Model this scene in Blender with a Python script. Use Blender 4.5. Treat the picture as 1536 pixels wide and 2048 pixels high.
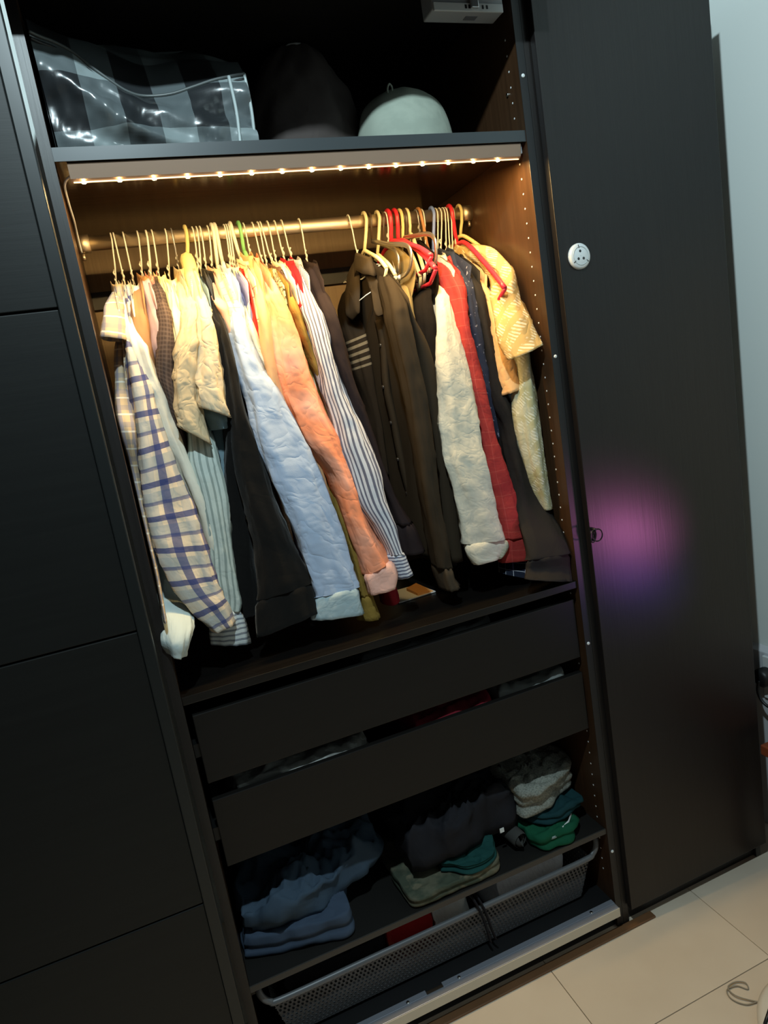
import bpy, bmesh, math, random
from mathutils import Vector, noise
random.seed(7)
for o in list(bpy.data.objects): bpy.data.objects.remove(o, do_unlink=True)
sc = bpy.context.scene
C = sc.collection
PI = math.pi
# ---------------------------------------------------------------- camera
CAM = (0.0317, -1.3508, 1.5415)
RT = Vector((0.92369, -0.346901, -0.162653)); UP = Vector((0.213803, 0.114411, 0.970154)); FW = Vector((0.317938, 0.930897, -0.179849))
cam = bpy.data.cameras.new('camera'); co = bpy.data.objects.new('camera', cam); C.objects.link(co)
cam.sensor_fit = 'VERTICAL'; cam.sensor_height = 36.0; cam.lens = 36.0*1332.23/2048.0
cam.clip_start = 0.02
from mathutils import Matrix
M = Matrix((RT, UP, -FW)).transposed().to_4x4(); M.translation = Vector(CAM)
co.matrix_world = M
sc.camera = co
# ---------------------------------------------------------------- world, lights, exposure
sc.view_settings.view_transform = 'Standard'; sc.view_settings.look = 'None'
sc.view_settings.exposure = 0.0; sc.view_settings.gamma = 1.0; sc.view_settings.use_curve_mapping = False
w = bpy.data.worlds.new('world'); sc.world = w; w.use_nodes = True
bg = w.node_tree.nodes['Background']; bg.inputs[0].default_value = (0.80, 0.82, 0.80, 1); bg.inputs[1].default_value = 0.06
def light(name, typ, loc, energy, col, **k):
    l = bpy.data.lights.new(name, typ); l.energy = energy; l.color = col
    for a, b in k.items(): setattr(l, a, b)
    o = bpy.data.objects.new(name, l); C.objects.link(o); o.location = loc
    return o
# cool ceiling lamp of the room (casts the wardrobe's shadow on the right wall)
light('ceiling_lamp_light', 'POINT', (0.14, -1.03, 2.72), 92, (0.74, 0.94, 1.0), shadow_soft_size=0.03)
# colour lamp standing in the room to the right: pink above, blue below
def spot(name, loc, to, energy, col, ang, size=0.04):
    o = light(name, 'SPOT', loc, energy, col, shadow_soft_size=size, spot_size=math.radians(ang), spot_blend=1.0)
    o.rotation_euler = (Vector(to)-Vector(loc)).to_track_quat('-Z', 'Y').to_euler(); return o
spot('pink_lamp_light', (1.44, -0.46, 0.96), (1.125, -0.02, 1.10), 5.5, (1.0, 0.26, 0.70), 43)
spot('blue_lamp_light', (1.44, -0.46, 0.82), (1.125, -0.02, 0.97), 1.6, (0.30, 0.15, 1.0), 48)

# ---------------------------------------------------------------- materials
def nt(name):
    m = bpy.data.materials.new(name); m.use_nodes = True
    t = m.node_tree; b = t.nodes['Principled BSDF']
    return m, t, b
def N(t, typ, **k):
    n = t.nodes.new(typ)
    for a, v in k.items():
        if a.startswith('i_'):
            key = a[2:]
            n.inputs[int(key) if key.isdigit() else key].default_value = v
        else: setattr(n, a, v)
    return n
def L(t, a, b): t.links.new(a, b)
def rgba(c): return (c[0], c[1], c[2], 1)
def simple(name, col, rough=0.5, metal=0.0, bump=0.0, bscale=200, spec=0.5, emit=None, es=1.0, trans=0.0, vary=0.0):
    m, t, b = nt(name)
    b.inputs['Base Color'].default_value = rgba(col); b.inputs['Roughness'].default_value = rough
    b.inputs['Metallic'].default_value = metal; b.inputs['Specular IOR Level'].default_value = spec
    if trans: b.inputs['Transmission Weight'].default_value = trans
    if emit: b.inputs['Emission Color'].default_value = rgba(emit); b.inputs['Emission Strength'].default_value = es
    tc = N(t, 'ShaderNodeTexCoord')
    if vary:
        n = N(t, 'ShaderNodeTexNoise', i_Scale=9.0, i_Detail=5.0); L(t, tc.outputs['Object'], n.inputs['Vector'])
        mx = N(t, 'ShaderNodeMix', data_type='RGBA'); mx.inputs[6].default_value = rgba([c*(1-vary) for c in col]); mx.inputs[7].default_value = rgba([min(1, c*(1+vary)) for c in col])
        L(t, n.outputs['Fac'], mx.inputs[0]); L(t, mx.outputs[2], b.inputs['Base Color'])
    if bump:
        n = N(t, 'ShaderNodeTexNoise', i_Scale=float(bscale), i_Detail=3.0); L(t, tc.outputs['Object'], n.inputs['Vector'])
        bp = N(t, 'ShaderNodeBump', i_Strength=bump, i_Distance=0.002); L(t, n.outputs['Fac'], bp.inputs['Height']); L(t, bp.outputs[0], b.inputs['Normal'])
    return m
def wood(name, c0, c1, axis, rough=0.35, grain=0.4, spec=0.5):
    """stained black-brown ash: grain streaks along one axis"""
    m, t, b = nt(name)
    tc = N(t, 'ShaderNodeTexCoord'); mp = N(t, 'ShaderNodeMapping')
    s = [90.0, 90.0, 90.0]; s[axis] = 3.0
    mp.inputs['Scale'].default_value = s; L(t, tc.outputs['Object'], mp.inputs['Vector'])
    n = N(t, 'ShaderNodeTexNoise', i_Scale=1.0, i_Detail=6.0, i_Roughness=0.65); L(t, mp.outputs[0], n.inputs['Vector'])
    cr = N(t, 'ShaderNodeValToRGB'); cr.color_ramp.elements[0].position = 0.35; cr.color_ramp.elements[1].position = 0.72
    cr.color_ramp.elements[0].color = rgba(c0); cr.color_ramp.elements[1].color = rgba(c1)
    L(t, n.outputs['Fac'], cr.inputs[0]); L(t, cr.outputs[0], b.inputs['Base Color'])
    bp = N(t, 'ShaderNodeBump', i_Strength=grain, i_Distance=0.0006); L(t, n.outputs['Fac'], bp.inputs['Height']); L(t, bp.outputs[0], b.inputs['Normal'])
    b.inputs['Roughness'].default_value = rough; b.inputs['Specular IOR Level'].default_value = spec
    return m
BW0 = (0.008, 0.0065, 0.006); BW1 = (0.015, 0.0125, 0.0115)
wood_v = wood('blackbrown_vertical', BW0, BW1, 2, rough=0.42)
wood_door = wood('blackbrown_door', (0.0074,0.0060,0.0060), (0.0112,0.0094,0.0092), 2, rough=0.38, grain=0.55, spec=0.4)
wood_h = wood('blackbrown_horizontal', BW0, BW1, 0, rough=0.42)
wood_in = wood('blackbrown_inside', (0.040,0.019,0.009), (0.062,0.030,0.014), 2, rough=0.33)
wood_shelf = wood('blackbrown_shelf', (0.030,0.017,0.009), (0.042,0.024,0.013), 0, rough=0.16, spec=1.0)
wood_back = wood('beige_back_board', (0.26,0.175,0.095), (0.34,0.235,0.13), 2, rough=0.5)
panel_left = wood('black_sliding_panel', (0.0044,0.0052,0.0050), (0.0066,0.0075,0.0070), 0, rough=0.5, grain=0.25, spec=0.35)
black_paint = simple('black_paint', (0.010,0.010,0.011), 0.45)
steel = simple('brushed_metal', (0.66,0.56,0.42), 0.42, metal=1.0, bump=0.1)
nickel = simple('nickel', (0.55,0.53,0.50), 0.25, metal=1.0)
white_pl = simple('white_plastic', (0.75,0.78,0.78), 0.4)
grey_pl = simple('grey_plastic', (0.30,0.31,0.33), 0.5)
mesh_grey = simple('grey_painted_mesh', (0.10,0.102,0.108), 0.45, metal=0.3)
dark_metal = simple('dark_metal', (0.02,0.02,0.02), 0.3, metal=0.6)
SOLID = {'white': simple('white_wire', (0.82,0.80,0.72), 0.4), 'grey': simple('grey_wire', (0.4,0.4,0.42), 0.35, metal=0.6),
 'yellow': simple('yellow_padding', (0.74,0.62,0.27), 0.8, bump=0.3), 'green': simple('green_plastic', (0.22,0.55,0.20), 0.4),
 'red': simple('red_plastic', (0.72,0.03,0.05), 0.32), 'blue': simple('blue_plastic', (0.20,0.30,0.72), 0.4),
 'cream': simple('cream_plastic', (0.80,0.70,0.42), 0.4), 'brown': simple('brown_wood_hanger', (0.42,0.20,0.08), 0.45),
 'chrome': simple('chrome_hanger', (0.42,0.38,0.33), 0.30, metal=0.9), 'dark': simple('dark_brown_plastic', (0.06,0.035,0.02), 0.35)}

def fabric(name, base, pat=None, bump=0.25, bscale=60.0, rough=0.85, sheen=0.0):
    """cloth: colour pattern in metres along the garment's UVs, crinkle bump"""
    m, t, b = nt(name)
    uv = N(t, 'ShaderNodeUVMap'); sep = N(t, 'ShaderNodeSeparateXYZ'); L(t, uv.outputs[0], sep.inputs[0])
    def mathn(op, a, bv, c=None):
        n = N(t, 'ShaderNodeMath', operation=op)
        for i, v in enumerate((a, bv) if c is None else (a, bv, c)):
            if isinstance(v, (int, float)): n.inputs[i].default_value = float(v)
            else: L(t, v, n.inputs[i])
        return n.outputs[0]
    def band(coord, pitch, width, off=0.0):
        f = mathn('FRACT', mathn('ADD', mathn('DIVIDE', coord, pitch), off), 0.0)
        return mathn('LESS_THAN', f, width)
    def mix(fac, a, bb):
        n = N(t, 'ShaderNodeMix', data_type='RGBA')
        if isinstance(fac, (int, float)): n.inputs[0].default_value = fac
        else: L(t, fac, n.inputs[0])
        for i, v in ((6, a), (7, bb)):
            if isinstance(v, tuple): n.inputs[i].default_value = rgba(v)
            else: L(t, v, n.inputs[i])
        return n.outputs[2]
    def noisef(scale, lo, hi, detail=3.0):
        n = N(t, 'ShaderNodeTexNoise', i_Scale=scale, i_Detail=detail); L(t, uv.outputs[0], n.inputs['Vector'])
        mr = N(t, 'ShaderNodeMapRange', i_1=lo, i_2=hi); L(t, n.outputs['Fac'], mr.inputs[0]); return mr.outputs[0]
    u, v = sep.outputs[0], sep.outputs[1]
    col = base
    for p in (pat or []):
        k = p[0]
        if k == 'u': col = mix(mathn('MULTIPLY', band(u, p[1], p[2], p[4]), p[5]), col, p[3])
        elif k == 'v': col = mix(mathn('MULTIPLY', band(v, p[1], p[2], p[4]), p[5]), col, p[3])
        elif k == 'noise': col = mix(mathn('MULTIPLY', noisef(p[1], p[2], p[3]), p[5]), col, p[4])
        elif k == 'diag': col = mix(mathn('MULTIPLY', band(mathn('ADD', u, mathn('MULTIPLY', v, p[6])), p[1], p[2], p[4]), p[5]), col, p[3])
        elif k == 'vr': col = mix(mathn('MULTIPLY', mathn('MULTIPLY', band(v, p[1], p[2], p[4]), mathn('GREATER_THAN', v, p[6])), mathn('MULTIPLY', mathn('LESS_THAN', v, p[7]), p[5])), col, p[3])
        elif k == 'text':
            # rows of short slanted pale strokes, like printed lettering
            a = band(mathn('ADD', u, mathn('MULTIPLY', v, 0.9)), 0.045, 0.62)
            bb = band(mathn('ADD', mathn('MULTIPLY', u, -0.9), v), 0.0085, 0.55)
            cc = noisef(55.0, 0.40, 0.56)
            col = mix(mathn('MULTIPLY', mathn('MULTIPLY', a, bb), cc), col, p[1])
    fine = noisef(14.0, 0.30, 0.75)
    if isinstance(col, tuple): col = mix(mathn('MULTIPLY', fine, 0.16), col, tuple(c*0.55 for c in col))
    L(t, col, b.inputs['Base Color'])
    b.inputs['Roughness'].default_value = rough; b.inputs['Specular IOR Level'].default_value = 0.10
    b.inputs['Sheen Weight'].default_value = sheen
    def layer(scale, sx, sy, detail, ridge):
        mp = N(t, 'ShaderNodeMapping'); mp.inputs['Scale'].default_value = (sx, sy, 1.0); mp.inputs['Rotation'].default_value = (0, 0, 0.12); L(t, uv.outputs[0], mp.inputs['Vector'])
        n = N(t, 'ShaderNodeTexNoise', i_Scale=float(scale), i_Detail=detail, i_Roughness=0.55, i_Distortion=0.35); L(t, mp.outputs[0], n.inputs['Vector'])
        if not ridge: return n.outputs['Fac']
        return mathn('POWER', mathn('SUBTRACT', 1.0, mathn('ABSOLUTE', mathn('MULTIPLY', mathn('SUBTRACT', n.outputs['Fac'], 0.5), 4.0), 0.0)), 2.0)
    h = mathn('ADD', mathn('MULTIPLY', layer(bscale, 1.0, 0.30, 2.0, False), 1.0), mathn('MULTIPLY', layer(bscale*0.8, 1.0, 0.75, 2.0, True), 0.16*bump*2))
    h = mathn('ADD', h, mathn('MULTIPLY', layer(700.0, 1.0, 1.0, 1.0, False), 0.05))
    bp = N(t, 'ShaderNodeBump', i_Strength=min(1.0, bump*0.9), i_Distance=0.005); L(t, h, bp.inputs['Height']); L(t, bp.outputs[0], b.inputs['Normal'])
    return m
NAVY=(0.035,0.05,0.17); BEI=(0.66,0.52,0.36); TAU=(0.40,0.38,0.34)
FAB = {
 'plaid1': fabric('cloth_plaid_beige', (0.48,0.37,0.24), [('v',0.034,0.30,(0.28,0.25,0.24),0.1,0.7),('u',0.03,0.30,(0.20,0.20,0.26),0.2,0.75),('v',0.034,0.10,(0.7,0.68,0.6),0.6,0.7)]),
 'plaid2': fabric('cloth_plaid_navy', (0.72,0.58,0.42), [('v',0.070,0.34,(0.36,0.38,0.36),0.0,0.75),('u',0.046,0.42,(0.42,0.42,0.40),0.15,0.6),('u',0.046,0.20,(0.06,0.075,0.20),0.62,0.8),('v',0.070,0.17,(0.035,0.05,0.17),0.30,0.85),('v',0.070,0.11,(0.04,0.055,0.18),0.72,0.65)], bump=0.45),
 'white': fabric('cloth_white_mint', (0.52,0.59,0.57), [('u',0.012,0.12,(0.50,0.58,0.57),0,0.4)], bump=0.5),
 'cream': fabric('cloth_cream', (0.72,0.68,0.57), bump=0.35),
 'tan': fabric('cloth_tan', (0.34,0.18,0.085), bump=0.3),
 'mauve': fabric('cloth_mauve', (0.44,0.32,0.31), [('noise',30.0,0.45,0.6,(0.35,0.22,0.25),0.4)]),
 'check': fabric('cloth_brown_check', (0.055,0.038,0.033), [('u',0.009,0.42,(0.12,0.085,0.07),0,0.5),('v',0.009,0.42,(0.12,0.085,0.07),0,0.5)]),
 'yellowish': fabric('cloth_pale_yellow', (0.72,0.62,0.34)),
 'cream2': fabric('cloth_bright_cream', (0.80,0.72,0.47)),
 'crumple1': fabric('cloth_beige_crumpled', (0.54,0.43,0.27), [('noise',40.0,0.45,0.62,(0.45,0.37,0.25),0.55)], bump=1.0, bscale=42),
 'crumple2': fabric('cloth_beige_crumpled_light', (0.60,0.50,0.34), [('noise',46.0,0.45,0.62,(0.50,0.43,0.33),0.5)], bump=1.0, bscale=42),
 'stripe_green': fabric('cloth_green_grey_stripe', (0.50,0.56,0.52), [('u',0.010,0.36,(0.22,0.27,0.25),0,0.8)], bump=0.5),
 'bluegrey': fabric('cloth_blue_grey', (0.17,0.25,0.29), bump=0.4),
 'black1': fabric('cloth_black_cord', (0.0055,0.0052,0.005), bump=0.6, bscale=40, sheen=0.1),
 'black2': fabric('cloth_black', (0.0068,0.0062,0.0057), bump=0.5, bscale=40, sheen=0.1),
 'salmon': fabric('cloth_salmon', (0.66,0.40,0.28)),
 'offwhite': fabric('cloth_off_white', (0.72,0.60,0.42), [('v',0.018,0.12,(0.45,0.22,0.10),0,0.4),('u',0.02,0.2,(0.55,0.33,0.16),0,0.4)]),
 'paleblue': fabric('cloth_pale_blue', (0.41,0.50,0.66), bump=0.9, bscale=34),
 'paleblue_cuff': fabric('cloth_grey_blue_cuff', (0.36,0.46,0.50), [('noise',60.0,0.5,0.7,(0.5,0.56,0.56),0.6)], bump=0.6),
 'speckle': fabric('cloth_speckled', (0.72,0.66,0.52), [('noise',130.0,0.60,0.68,(0.36,0.20,0.12),0.8)]),
 'lilac': fabric('cloth_lilac', (0.18,0.18,0.32)),
 'scarlet': fabric('cloth_scarlet', (0.55,0.030,0.020)),
 'stitch': fabric('cloth_cream_stitch', (0.76,0.64,0.40), [('v',0.05,0.05,(0.2,0.1,0.06),0,0.7)]),
 'apricot': fabric('cloth_apricot', (0.70,0.40,0.20), bump=0.4),
 'orange': fabric('cloth_orange', (0.90,0.30,0.15), [('noise',11.0,0.42,0.66,(0.88,0.46,0.34),0.75)], bump=0.8, bscale=36),
 'orange_cuff': fabric('cloth_pink_cuff', (0.82,0.46,0.37), bump=0.6),
 'gold': fabric('cloth_olive_gold', (0.24,0.155,0.035), [('noise',18.0,0.45,0.65,(0.36,0.24,0.06),0.6)], bump=0.6),
 'floral': fabric('cloth_floral', (0.62,0.50,0.28), [('noise',120.0,0.52,0.58,(0.02,0.02,0.02),1.0)]),
 'brownsliver': fabric('cloth_mid_brown', (0.13,0.075,0.05)),
 'white2': fabric('cloth_white_bright', (0.82,0.74,0.55)),
 'darkred': fabric('cloth_dark_red', (0.34,0.020,0.028)),
 'stripe_grey': fabric('cloth_grey_stripe', (0.62,0.62,0.66), [('u',0.0085,0.42,(0.10,0.10,0.15),0,0.92)], bump=0.3),
 'stripe_grey_cuff': fabric('cloth_grey_stripe_cuff', (0.55,0.58,0.66), [('v',0.0085,0.42,(0.08,0.09,0.15),0,0.92)], bump=0.3),
 'stripe_green_cuff': fabric('cloth_green_stripe_cuff', (0.58,0.62,0.62), [('v',0.011,0.40,(0.16,0.18,0.22),0,0.85)], bump=0.3),
 'plum': fabric('cloth_plum', (0.022,0.015,0.016), bump=0.3),
 'khaki': fabric('cloth_khaki', (0.24,0.17,0.07)),
 'black3': fabric('cloth_soft_black', (0.008,0.006,0.005), bump=0.4),
 'polo': fabric('cloth_black_brown', (0.034,0.025,0.016), bump=0.25, bscale=30),
 'polo_lit': fabric('cloth_black_brown_lit', (0.056,0.042,0.028), bump=0.25, bscale=30),  # lit copy of the polo cloth, light put into the paler colour
 'mottled': fabric('cloth_mottled_cream', (0.62,0.58,0.47), [('noise',55.0,0.48,0.66,(0.42,0.42,0.36),0.5)], bump=0.6),
 'redcord': fabric('cloth_red_cord', (0.40,0.045,0.038), [('v',0.032,0.05,(0.62,0.14,0.10),0,0.4),('u',0.03,0.05,(0.6,0.12,0.1),0,0.35),('noise',20.0,0.4,0.7,(0.24,0.022,0.026),0.6)], bump=0.5),
 'denim': fabric('cloth_navy_denim', (0.030,0.036,0.060), [('noise',85.0,0.62,0.68,(0.45,0.45,0.55),0.7)], bump=0.4),
 'sky': fabric('cloth_sky', (0.42,0.54,0.62)),
 'charcoal': fabric('cloth_charcoal', (0.022,0.019,0.017), [('noise',25.0,0.4,0.7,(0.018,0.016,0.016),0.6)], bump=0.4),
 'tartan': fabric('cloth_tartan', (0.012,0.016,0.028), [('u',0.020,0.08,(0.5,0.52,0.55),0,0.7),('v',0.020,0.08,(0.5,0.52,0.55),0.3,0.7)]),
 'peach': fabric('cloth_peach', (0.78,0.45,0.20), bump=0.9, bscale=36),
 'slate': fabric('cloth_slate', (0.13,0.19,0.30), [('u',0.016,0.3,(0.3,0.36,0.42),0,0.5)]),
 'print': fabric('cloth_lettering_print', (0.52,0.34,0.13), [('text',(0.74,0.63,0.42))], bump=0.8, bscale=36),
 'print_body': fabric('cloth_lettering_print_body', (0.40,0.38,0.22), [('text',(0.62,0.62,0.50)),('noise',20.0,0.45,0.6,(0.55,0.55,0.45),0.5)], bump=0.6),
 'redcollar': fabric('cloth_red_pattern', (0.60,0.16,0.12), [('noise',100.0,0.5,0.58,(0.72,0.60,0.52),0.8)]),
}
# ---------------------------------------------------------------- mesh helpers
class MB:
    def __init__(s): s.v = []; s.f = []; s.uv = []; s.smooth = []
    def add(s, verts, faces, uvs=None, smooth=True):
        o = len(s.v); s.v += [tuple(p) for p in verts]
        s.uv += list(uvs) if uvs else [(p[0]+0.37*p[1], p[2]+0.21*p[1]) for p in verts]
        for f in faces: s.f.append(tuple(i+o for i in f)); s.smooth.append(smooth)
        return s
    def build(s, name, mat, parent=None, bevel=0.0):
        me = bpy.data.meshes.new(name); me.from_pydata(s.v, [], s.f)
        ul = me.uv_layers.new(name='UVMap')
        for lp in me.loops: ul.data[lp.index].uv = s.uv[lp.vertex_index]
        for p, sm in zip(me.polygons, s.smooth): p.use_smooth = sm
        me.materials.append(mat)
        o = bpy.data.objects.new(name, me); C.objects.link(o)
        if parent:
            o.parent = parent
            if parent.type == 'EMPTY': o.matrix_parent_inverse = Matrix.Translation(-parent.location)
        if bevel:
            b = o.modifiers.new('bevel', 'BEVEL'); b.width = bevel; b.segments = 2; b.limit_method = 'ANGLE'
        return o
    def box(s, x0, x1, y0, y1, z0, z1):
        v = [(x, y, z) for x in (x0, x1) for y in (y0, y1) for z in (z0, z1)]
        return s.add(v, [(0,1,3,2),(4,6,7,5),(0,4,5,1),(2,3,7,6),(0,2,6,4),(1,5,7,3)], smooth=False)
    def tube(s, pts, r, seg=8, cap=True, flat=1.0, flat_axis=None):
        pts = [Vector(p) for p in pts]; n = len(pts); rs = r if isinstance(r, (list, tuple)) else [r]*n
        vs = []; fs = []; prev = None
        for i, p in enumerate(pts):
            d = (pts[min(i+1, n-1)] - pts[max(i-1, 0)]).normalized()
            if prev is None:
                a = Vector((1,0,0)) if abs(d.x) < 0.9 else Vector((0,1,0))
                prev = (a - d*a.dot(d)).normalized()
            else:
                prev = (prev - d*prev.dot(d)).normalized()
            q = d.cross(prev)
            for k in range(seg):
                t = 2*PI*k/seg
                vs.append(p + prev*math.cos(t)*rs[i]*flat + q*math.sin(t)*rs[i])
        for i in range(n-1):
            for k in range(seg):
                k2 = (k+1) % seg
                fs.append((i*seg+k, i*seg+k2, (i+1)*seg+k2, (i+1)*seg+k))
        if cap: fs += [tuple(reversed(range(seg))), tuple(range((n-1)*seg, n*seg))]
        return s.add(vs, fs)
    def loft(s, rings, uvs=None, closed=True, cap0=False, cap1=False):
        m = len(rings[0]); vs = [p for r in rings for p in r]; fs = []
        for i in range(len(rings)-1):
            for k in range(m if closed else m-1):
                k2 = (k+1) % m
                fs.append((i*m+k, i*m+k2, (i+1)*m+k2, (i+1)*m+k))
        if cap0: fs.append(tuple(reversed(range(m))))
        if cap1: fs.append(tuple(range((len(rings)-1)*m, len(rings)*m)))
        return s.add(vs, fs, [u for r in uvs for u in r] if uvs else None)
    def disc(s, c, axis, r, h, seg=32, rim=0.0):
        """short cylinder with softened rim, axis 'y' points to -y"""
        prof = [(0.0,0.0)] if False else []
        rings = []
        for rr, hh in ((r, 0), (r, h-rim), (r-rim, h), (0.0005, h)):
            ring = []
            for k in range(seg):
                t = 2*PI*k/seg; a, b = rr*math.cos(t), rr*math.sin(t)
                if axis == 'y': ring.append((c[0]+a, c[1]-hh, c[2]+b))
                elif axis == 'z': ring.append((c[0]+a, c[1]+b, c[2]+hh))
                else: ring.append((c[0]-hh, c[1]+a, c[2]+b))
            rings.append(ring)
        return s.loft(rings)
def crom(rows, n):
    """Catmull-Rom resample of tuples"""
    P = [rows[0]] + list(rows) + [rows[-1]]; out = []
    m = len(rows)-1
    for i in range(n):
        t = i/(n-1)*m; k = min(int(t), m-1); f = t-k
        a, b, c, d = P[k], P[k+1], P[k+2], P[k+3]
        out.append(tuple(0.5*((2*q)+(-p+r)*f+(2*p-5*q+4*r-s)*f*f+(-p+3*q-3*r+s)*f**3) for p, q, r, s in zip(a, b, c, d)))
    return out
def tag(o, label=None, cat=None, group=None, kind=None):
    if label: o['label'] = label
    if cat: o['category'] = cat
    if group: o['group'] = group
    if kind: o['kind'] = kind
    return o
def empty(name, loc=(0,0,0), **k):
    o = bpy.data.objects.new(name, None); C.objects.link(o); o.location = loc; o.empty_display_size = 0.05
    return tag(o, **k)
def part(name, m, mat, parent, **k):
    b = k.pop('bevel', 0.0); o = m.build(name, mat, parent, b); return tag(o, **k)
# ================================================================ the setting
W = 0.964
# floor: screed with one object per visible tile, light grout between
grout = simple('grout', (0.30,0.24,0.18), 0.9)
def tile_mat():
    m, t, b = nt('beige_floor_tile')
    tc = N(t, 'ShaderNodeTexCoord')
    n = N(t, 'ShaderNodeTexNoise', i_Scale=3.0, i_Detail=6.0); L(t, tc.outputs['Object'], n.inputs['Vector'])
    cr = N(t, 'ShaderNodeValToRGB'); cr.color_ramp.elements[0].color = (0.64,0.53,0.41,1); cr.color_ramp.elements[1].color = (0.75,0.64,0.51,1)
    cr.color_ramp.elements[0].position = 0.3; cr.color_ramp.elements[1].position = 0.75
    L(t, n.outputs['Fac'], cr.inputs[0]); L(t, cr.outputs[0], b.inputs['Base Color']); b.inputs['Roughness'].default_value = 0.45
    return m
tile_m = tile_mat()
fl = MB().box(-2.5, 1.64, -2.6, 0.62, -0.08, -0.004).build('floor', grout); tag(fl, 'beige tiled floor in front of the wardrobe', 'floor', kind='structure')
tile_me = None
for i in range(-3, 3):
    for j in range(-4, 2):
        x0 = 0.729 + 0.491*i; y0 = -0.26 + 0.491*(j-0)
        if x0 > 1.62 or y0 > 0.3: continue
        wx = min(0.491, 1.635-x0)
        if tile_me is None or wx < 0.49:
            t_ = MB().box(0.0012, wx-0.0012, 0.0012, 0.4898, -0.006, 0.0)
            o = t_.build('tile', tile_m, fl, 0.0008)
            if wx >= 0.49: tile_me = o.data
        else:
            o = bpy.data.objects.new('tile', tile_me); C.objects.link(o); o.parent = fl
        o.location = (x0, y0, 0)
wall_m = simple('pale_wall_paint', (0.84,0.90,0.87), 0.85, bump=0.08, bscale=300)
low_m = simple('lower_wall_paint', (0.62,0.63,0.66), 0.7, bump=0.08, bscale=300)
tag(MB().box(1.64, 1.75, -2.6, 0.72, 0, 2.9).build('wall_right', wall_m), 'pale painted wall to the right of the wardrobe', 'wall', kind='structure')
tag(MB().box(-2.5, 1.64, 0.62, 0.72, 0, 2.9).build('wall_back', wall_m), 'pale painted wall behind the wardrobe', 'wall', kind='structure')
bb = MB().box(1.622, 1.64, -2.6, 0.62, 0, 0.592)
bb.add([(1.622,-2.6,0.592),(1.64,-2.6,0.592),(1.64,-2.6,0.606),(1.622,0.62,0.592),(1.64,0.62,0.592),(1.64,0.62,0.606)], [(0,3,5,2),(0,2,1),(3,4,5)], smooth=False)
tag(bb.build('baseboard_right', low_m, None, 0.002), 'tall pale skirting along the right wall with a bevelled top', 'skirting', kind='structure')

# ================================================================ wardrobe carcass
wr = empty('wardrobe', (0.482, 0.29, 0), label='tall open black-brown wardrobe unit with shelves', cat='wardrobe')
part('side_panel', MB().box(-0.018, 0, 0, 0.58, 0, 2.36), wood_in, wr, bevel=0.001)
part('side_panel', MB().box(W, W+0.018, 0, 0.58, 0, 2.36), wood_in, wr, bevel=0.001)
part('edge_strip', MB().box(-0.0185, 0.0003, -0.0012, 0.0, 0, 2.36), wood_v, wr)
part('edge_strip', MB().box(W-0.0003, W+0.0185, -0.0012, 0.0, 0, 2.36), black_paint, wr)
part('top_panel', MB().box(0, W, 0, 0.58, 2.342, 2.36), wood_h, wr)
part('bottom_panel', MB().box(0, W, 0.012, 0.58, 0.058, 0.076), black_paint, wr)
part('plinth', MB().box(0, W, 0.012, 0.028, 0, 0.058), black_paint, wr)
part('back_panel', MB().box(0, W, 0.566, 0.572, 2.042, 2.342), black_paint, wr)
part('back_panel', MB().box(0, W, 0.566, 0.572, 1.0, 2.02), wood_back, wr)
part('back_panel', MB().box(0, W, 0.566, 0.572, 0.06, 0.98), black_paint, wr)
part('back_batten', MB().box(0, W, 0.552, 0.566, 1.856, 1.899), black_paint, wr, label='dark horizontal batten across the back board')
part('upper_shelf', MB().box(0.0005, W-0.0005, 0.004, 0.566, 2.020, 2.042), wood_shelf, wr, bevel=0.001)
part('shelf_edge', MB().box(0.0005, W-0.0005, 0.002, 0.0045, 2.0195, 2.0425), simple('shelf_edge_band', (0.035,0.042,0.046), 0.4), wr)
part('middle_shelf', MB().box(0.0005, W-0.0005, 0.004, 0.566, 0.982, 1.0), wood('blackbrown_middle_shelf', (0.0040,0.0033,0.0030), (0.0070,0.0058,0.0052), 0, rough=0.30), wr, bevel=0.0012)
part('lower_shelf', MB().box(0.0005, W-0.0005, 0.006, 0.566, 0.290, 0.303), simple('lower_shelf_laminate', (0.010,0.009,0.008), 0.5), wr, bevel=0.0012)
part('shelf_edge', MB().box(0.0005, W-0.0005, 0.003, 0.0065, 0.2895, 0.3035), simple('lower_shelf_edge', (0.045,0.040,0.035), 0.5), wr)
# peg holes with pale rims: two columns on each side panel, and catch plates on the edge
ph = MB()
for ycol in (0.037, 0.50):
    for k in range(66):
        z = 0.16 + 0.032*k
        if abs(z-2.03) < 0.02 or abs(z-0.99) < 0.02 or abs(z-0.295) < 0.02: continue
        ph.disc((W, ycol, z), 'x', 0.0022, 0.0006, 8, 0.0003)
part('peg_holes', ph, white_pl, wr, kind='stuff')
for z in (2.151, 1.549, 0.833, 0.235):
    part('catch_dot', MB().disc((0.9725, -0.001, z), 'y', 0.0042, 0.003, 12, 0.0015), white_pl, wr)
for z, y in ((2.135, 0.05), (2.14, 0.30)):
    part('shelf_pin', MB().disc((W, y, z), 'x', 0.004, 0.004, 10, 0.001), nickel, wr)

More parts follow.
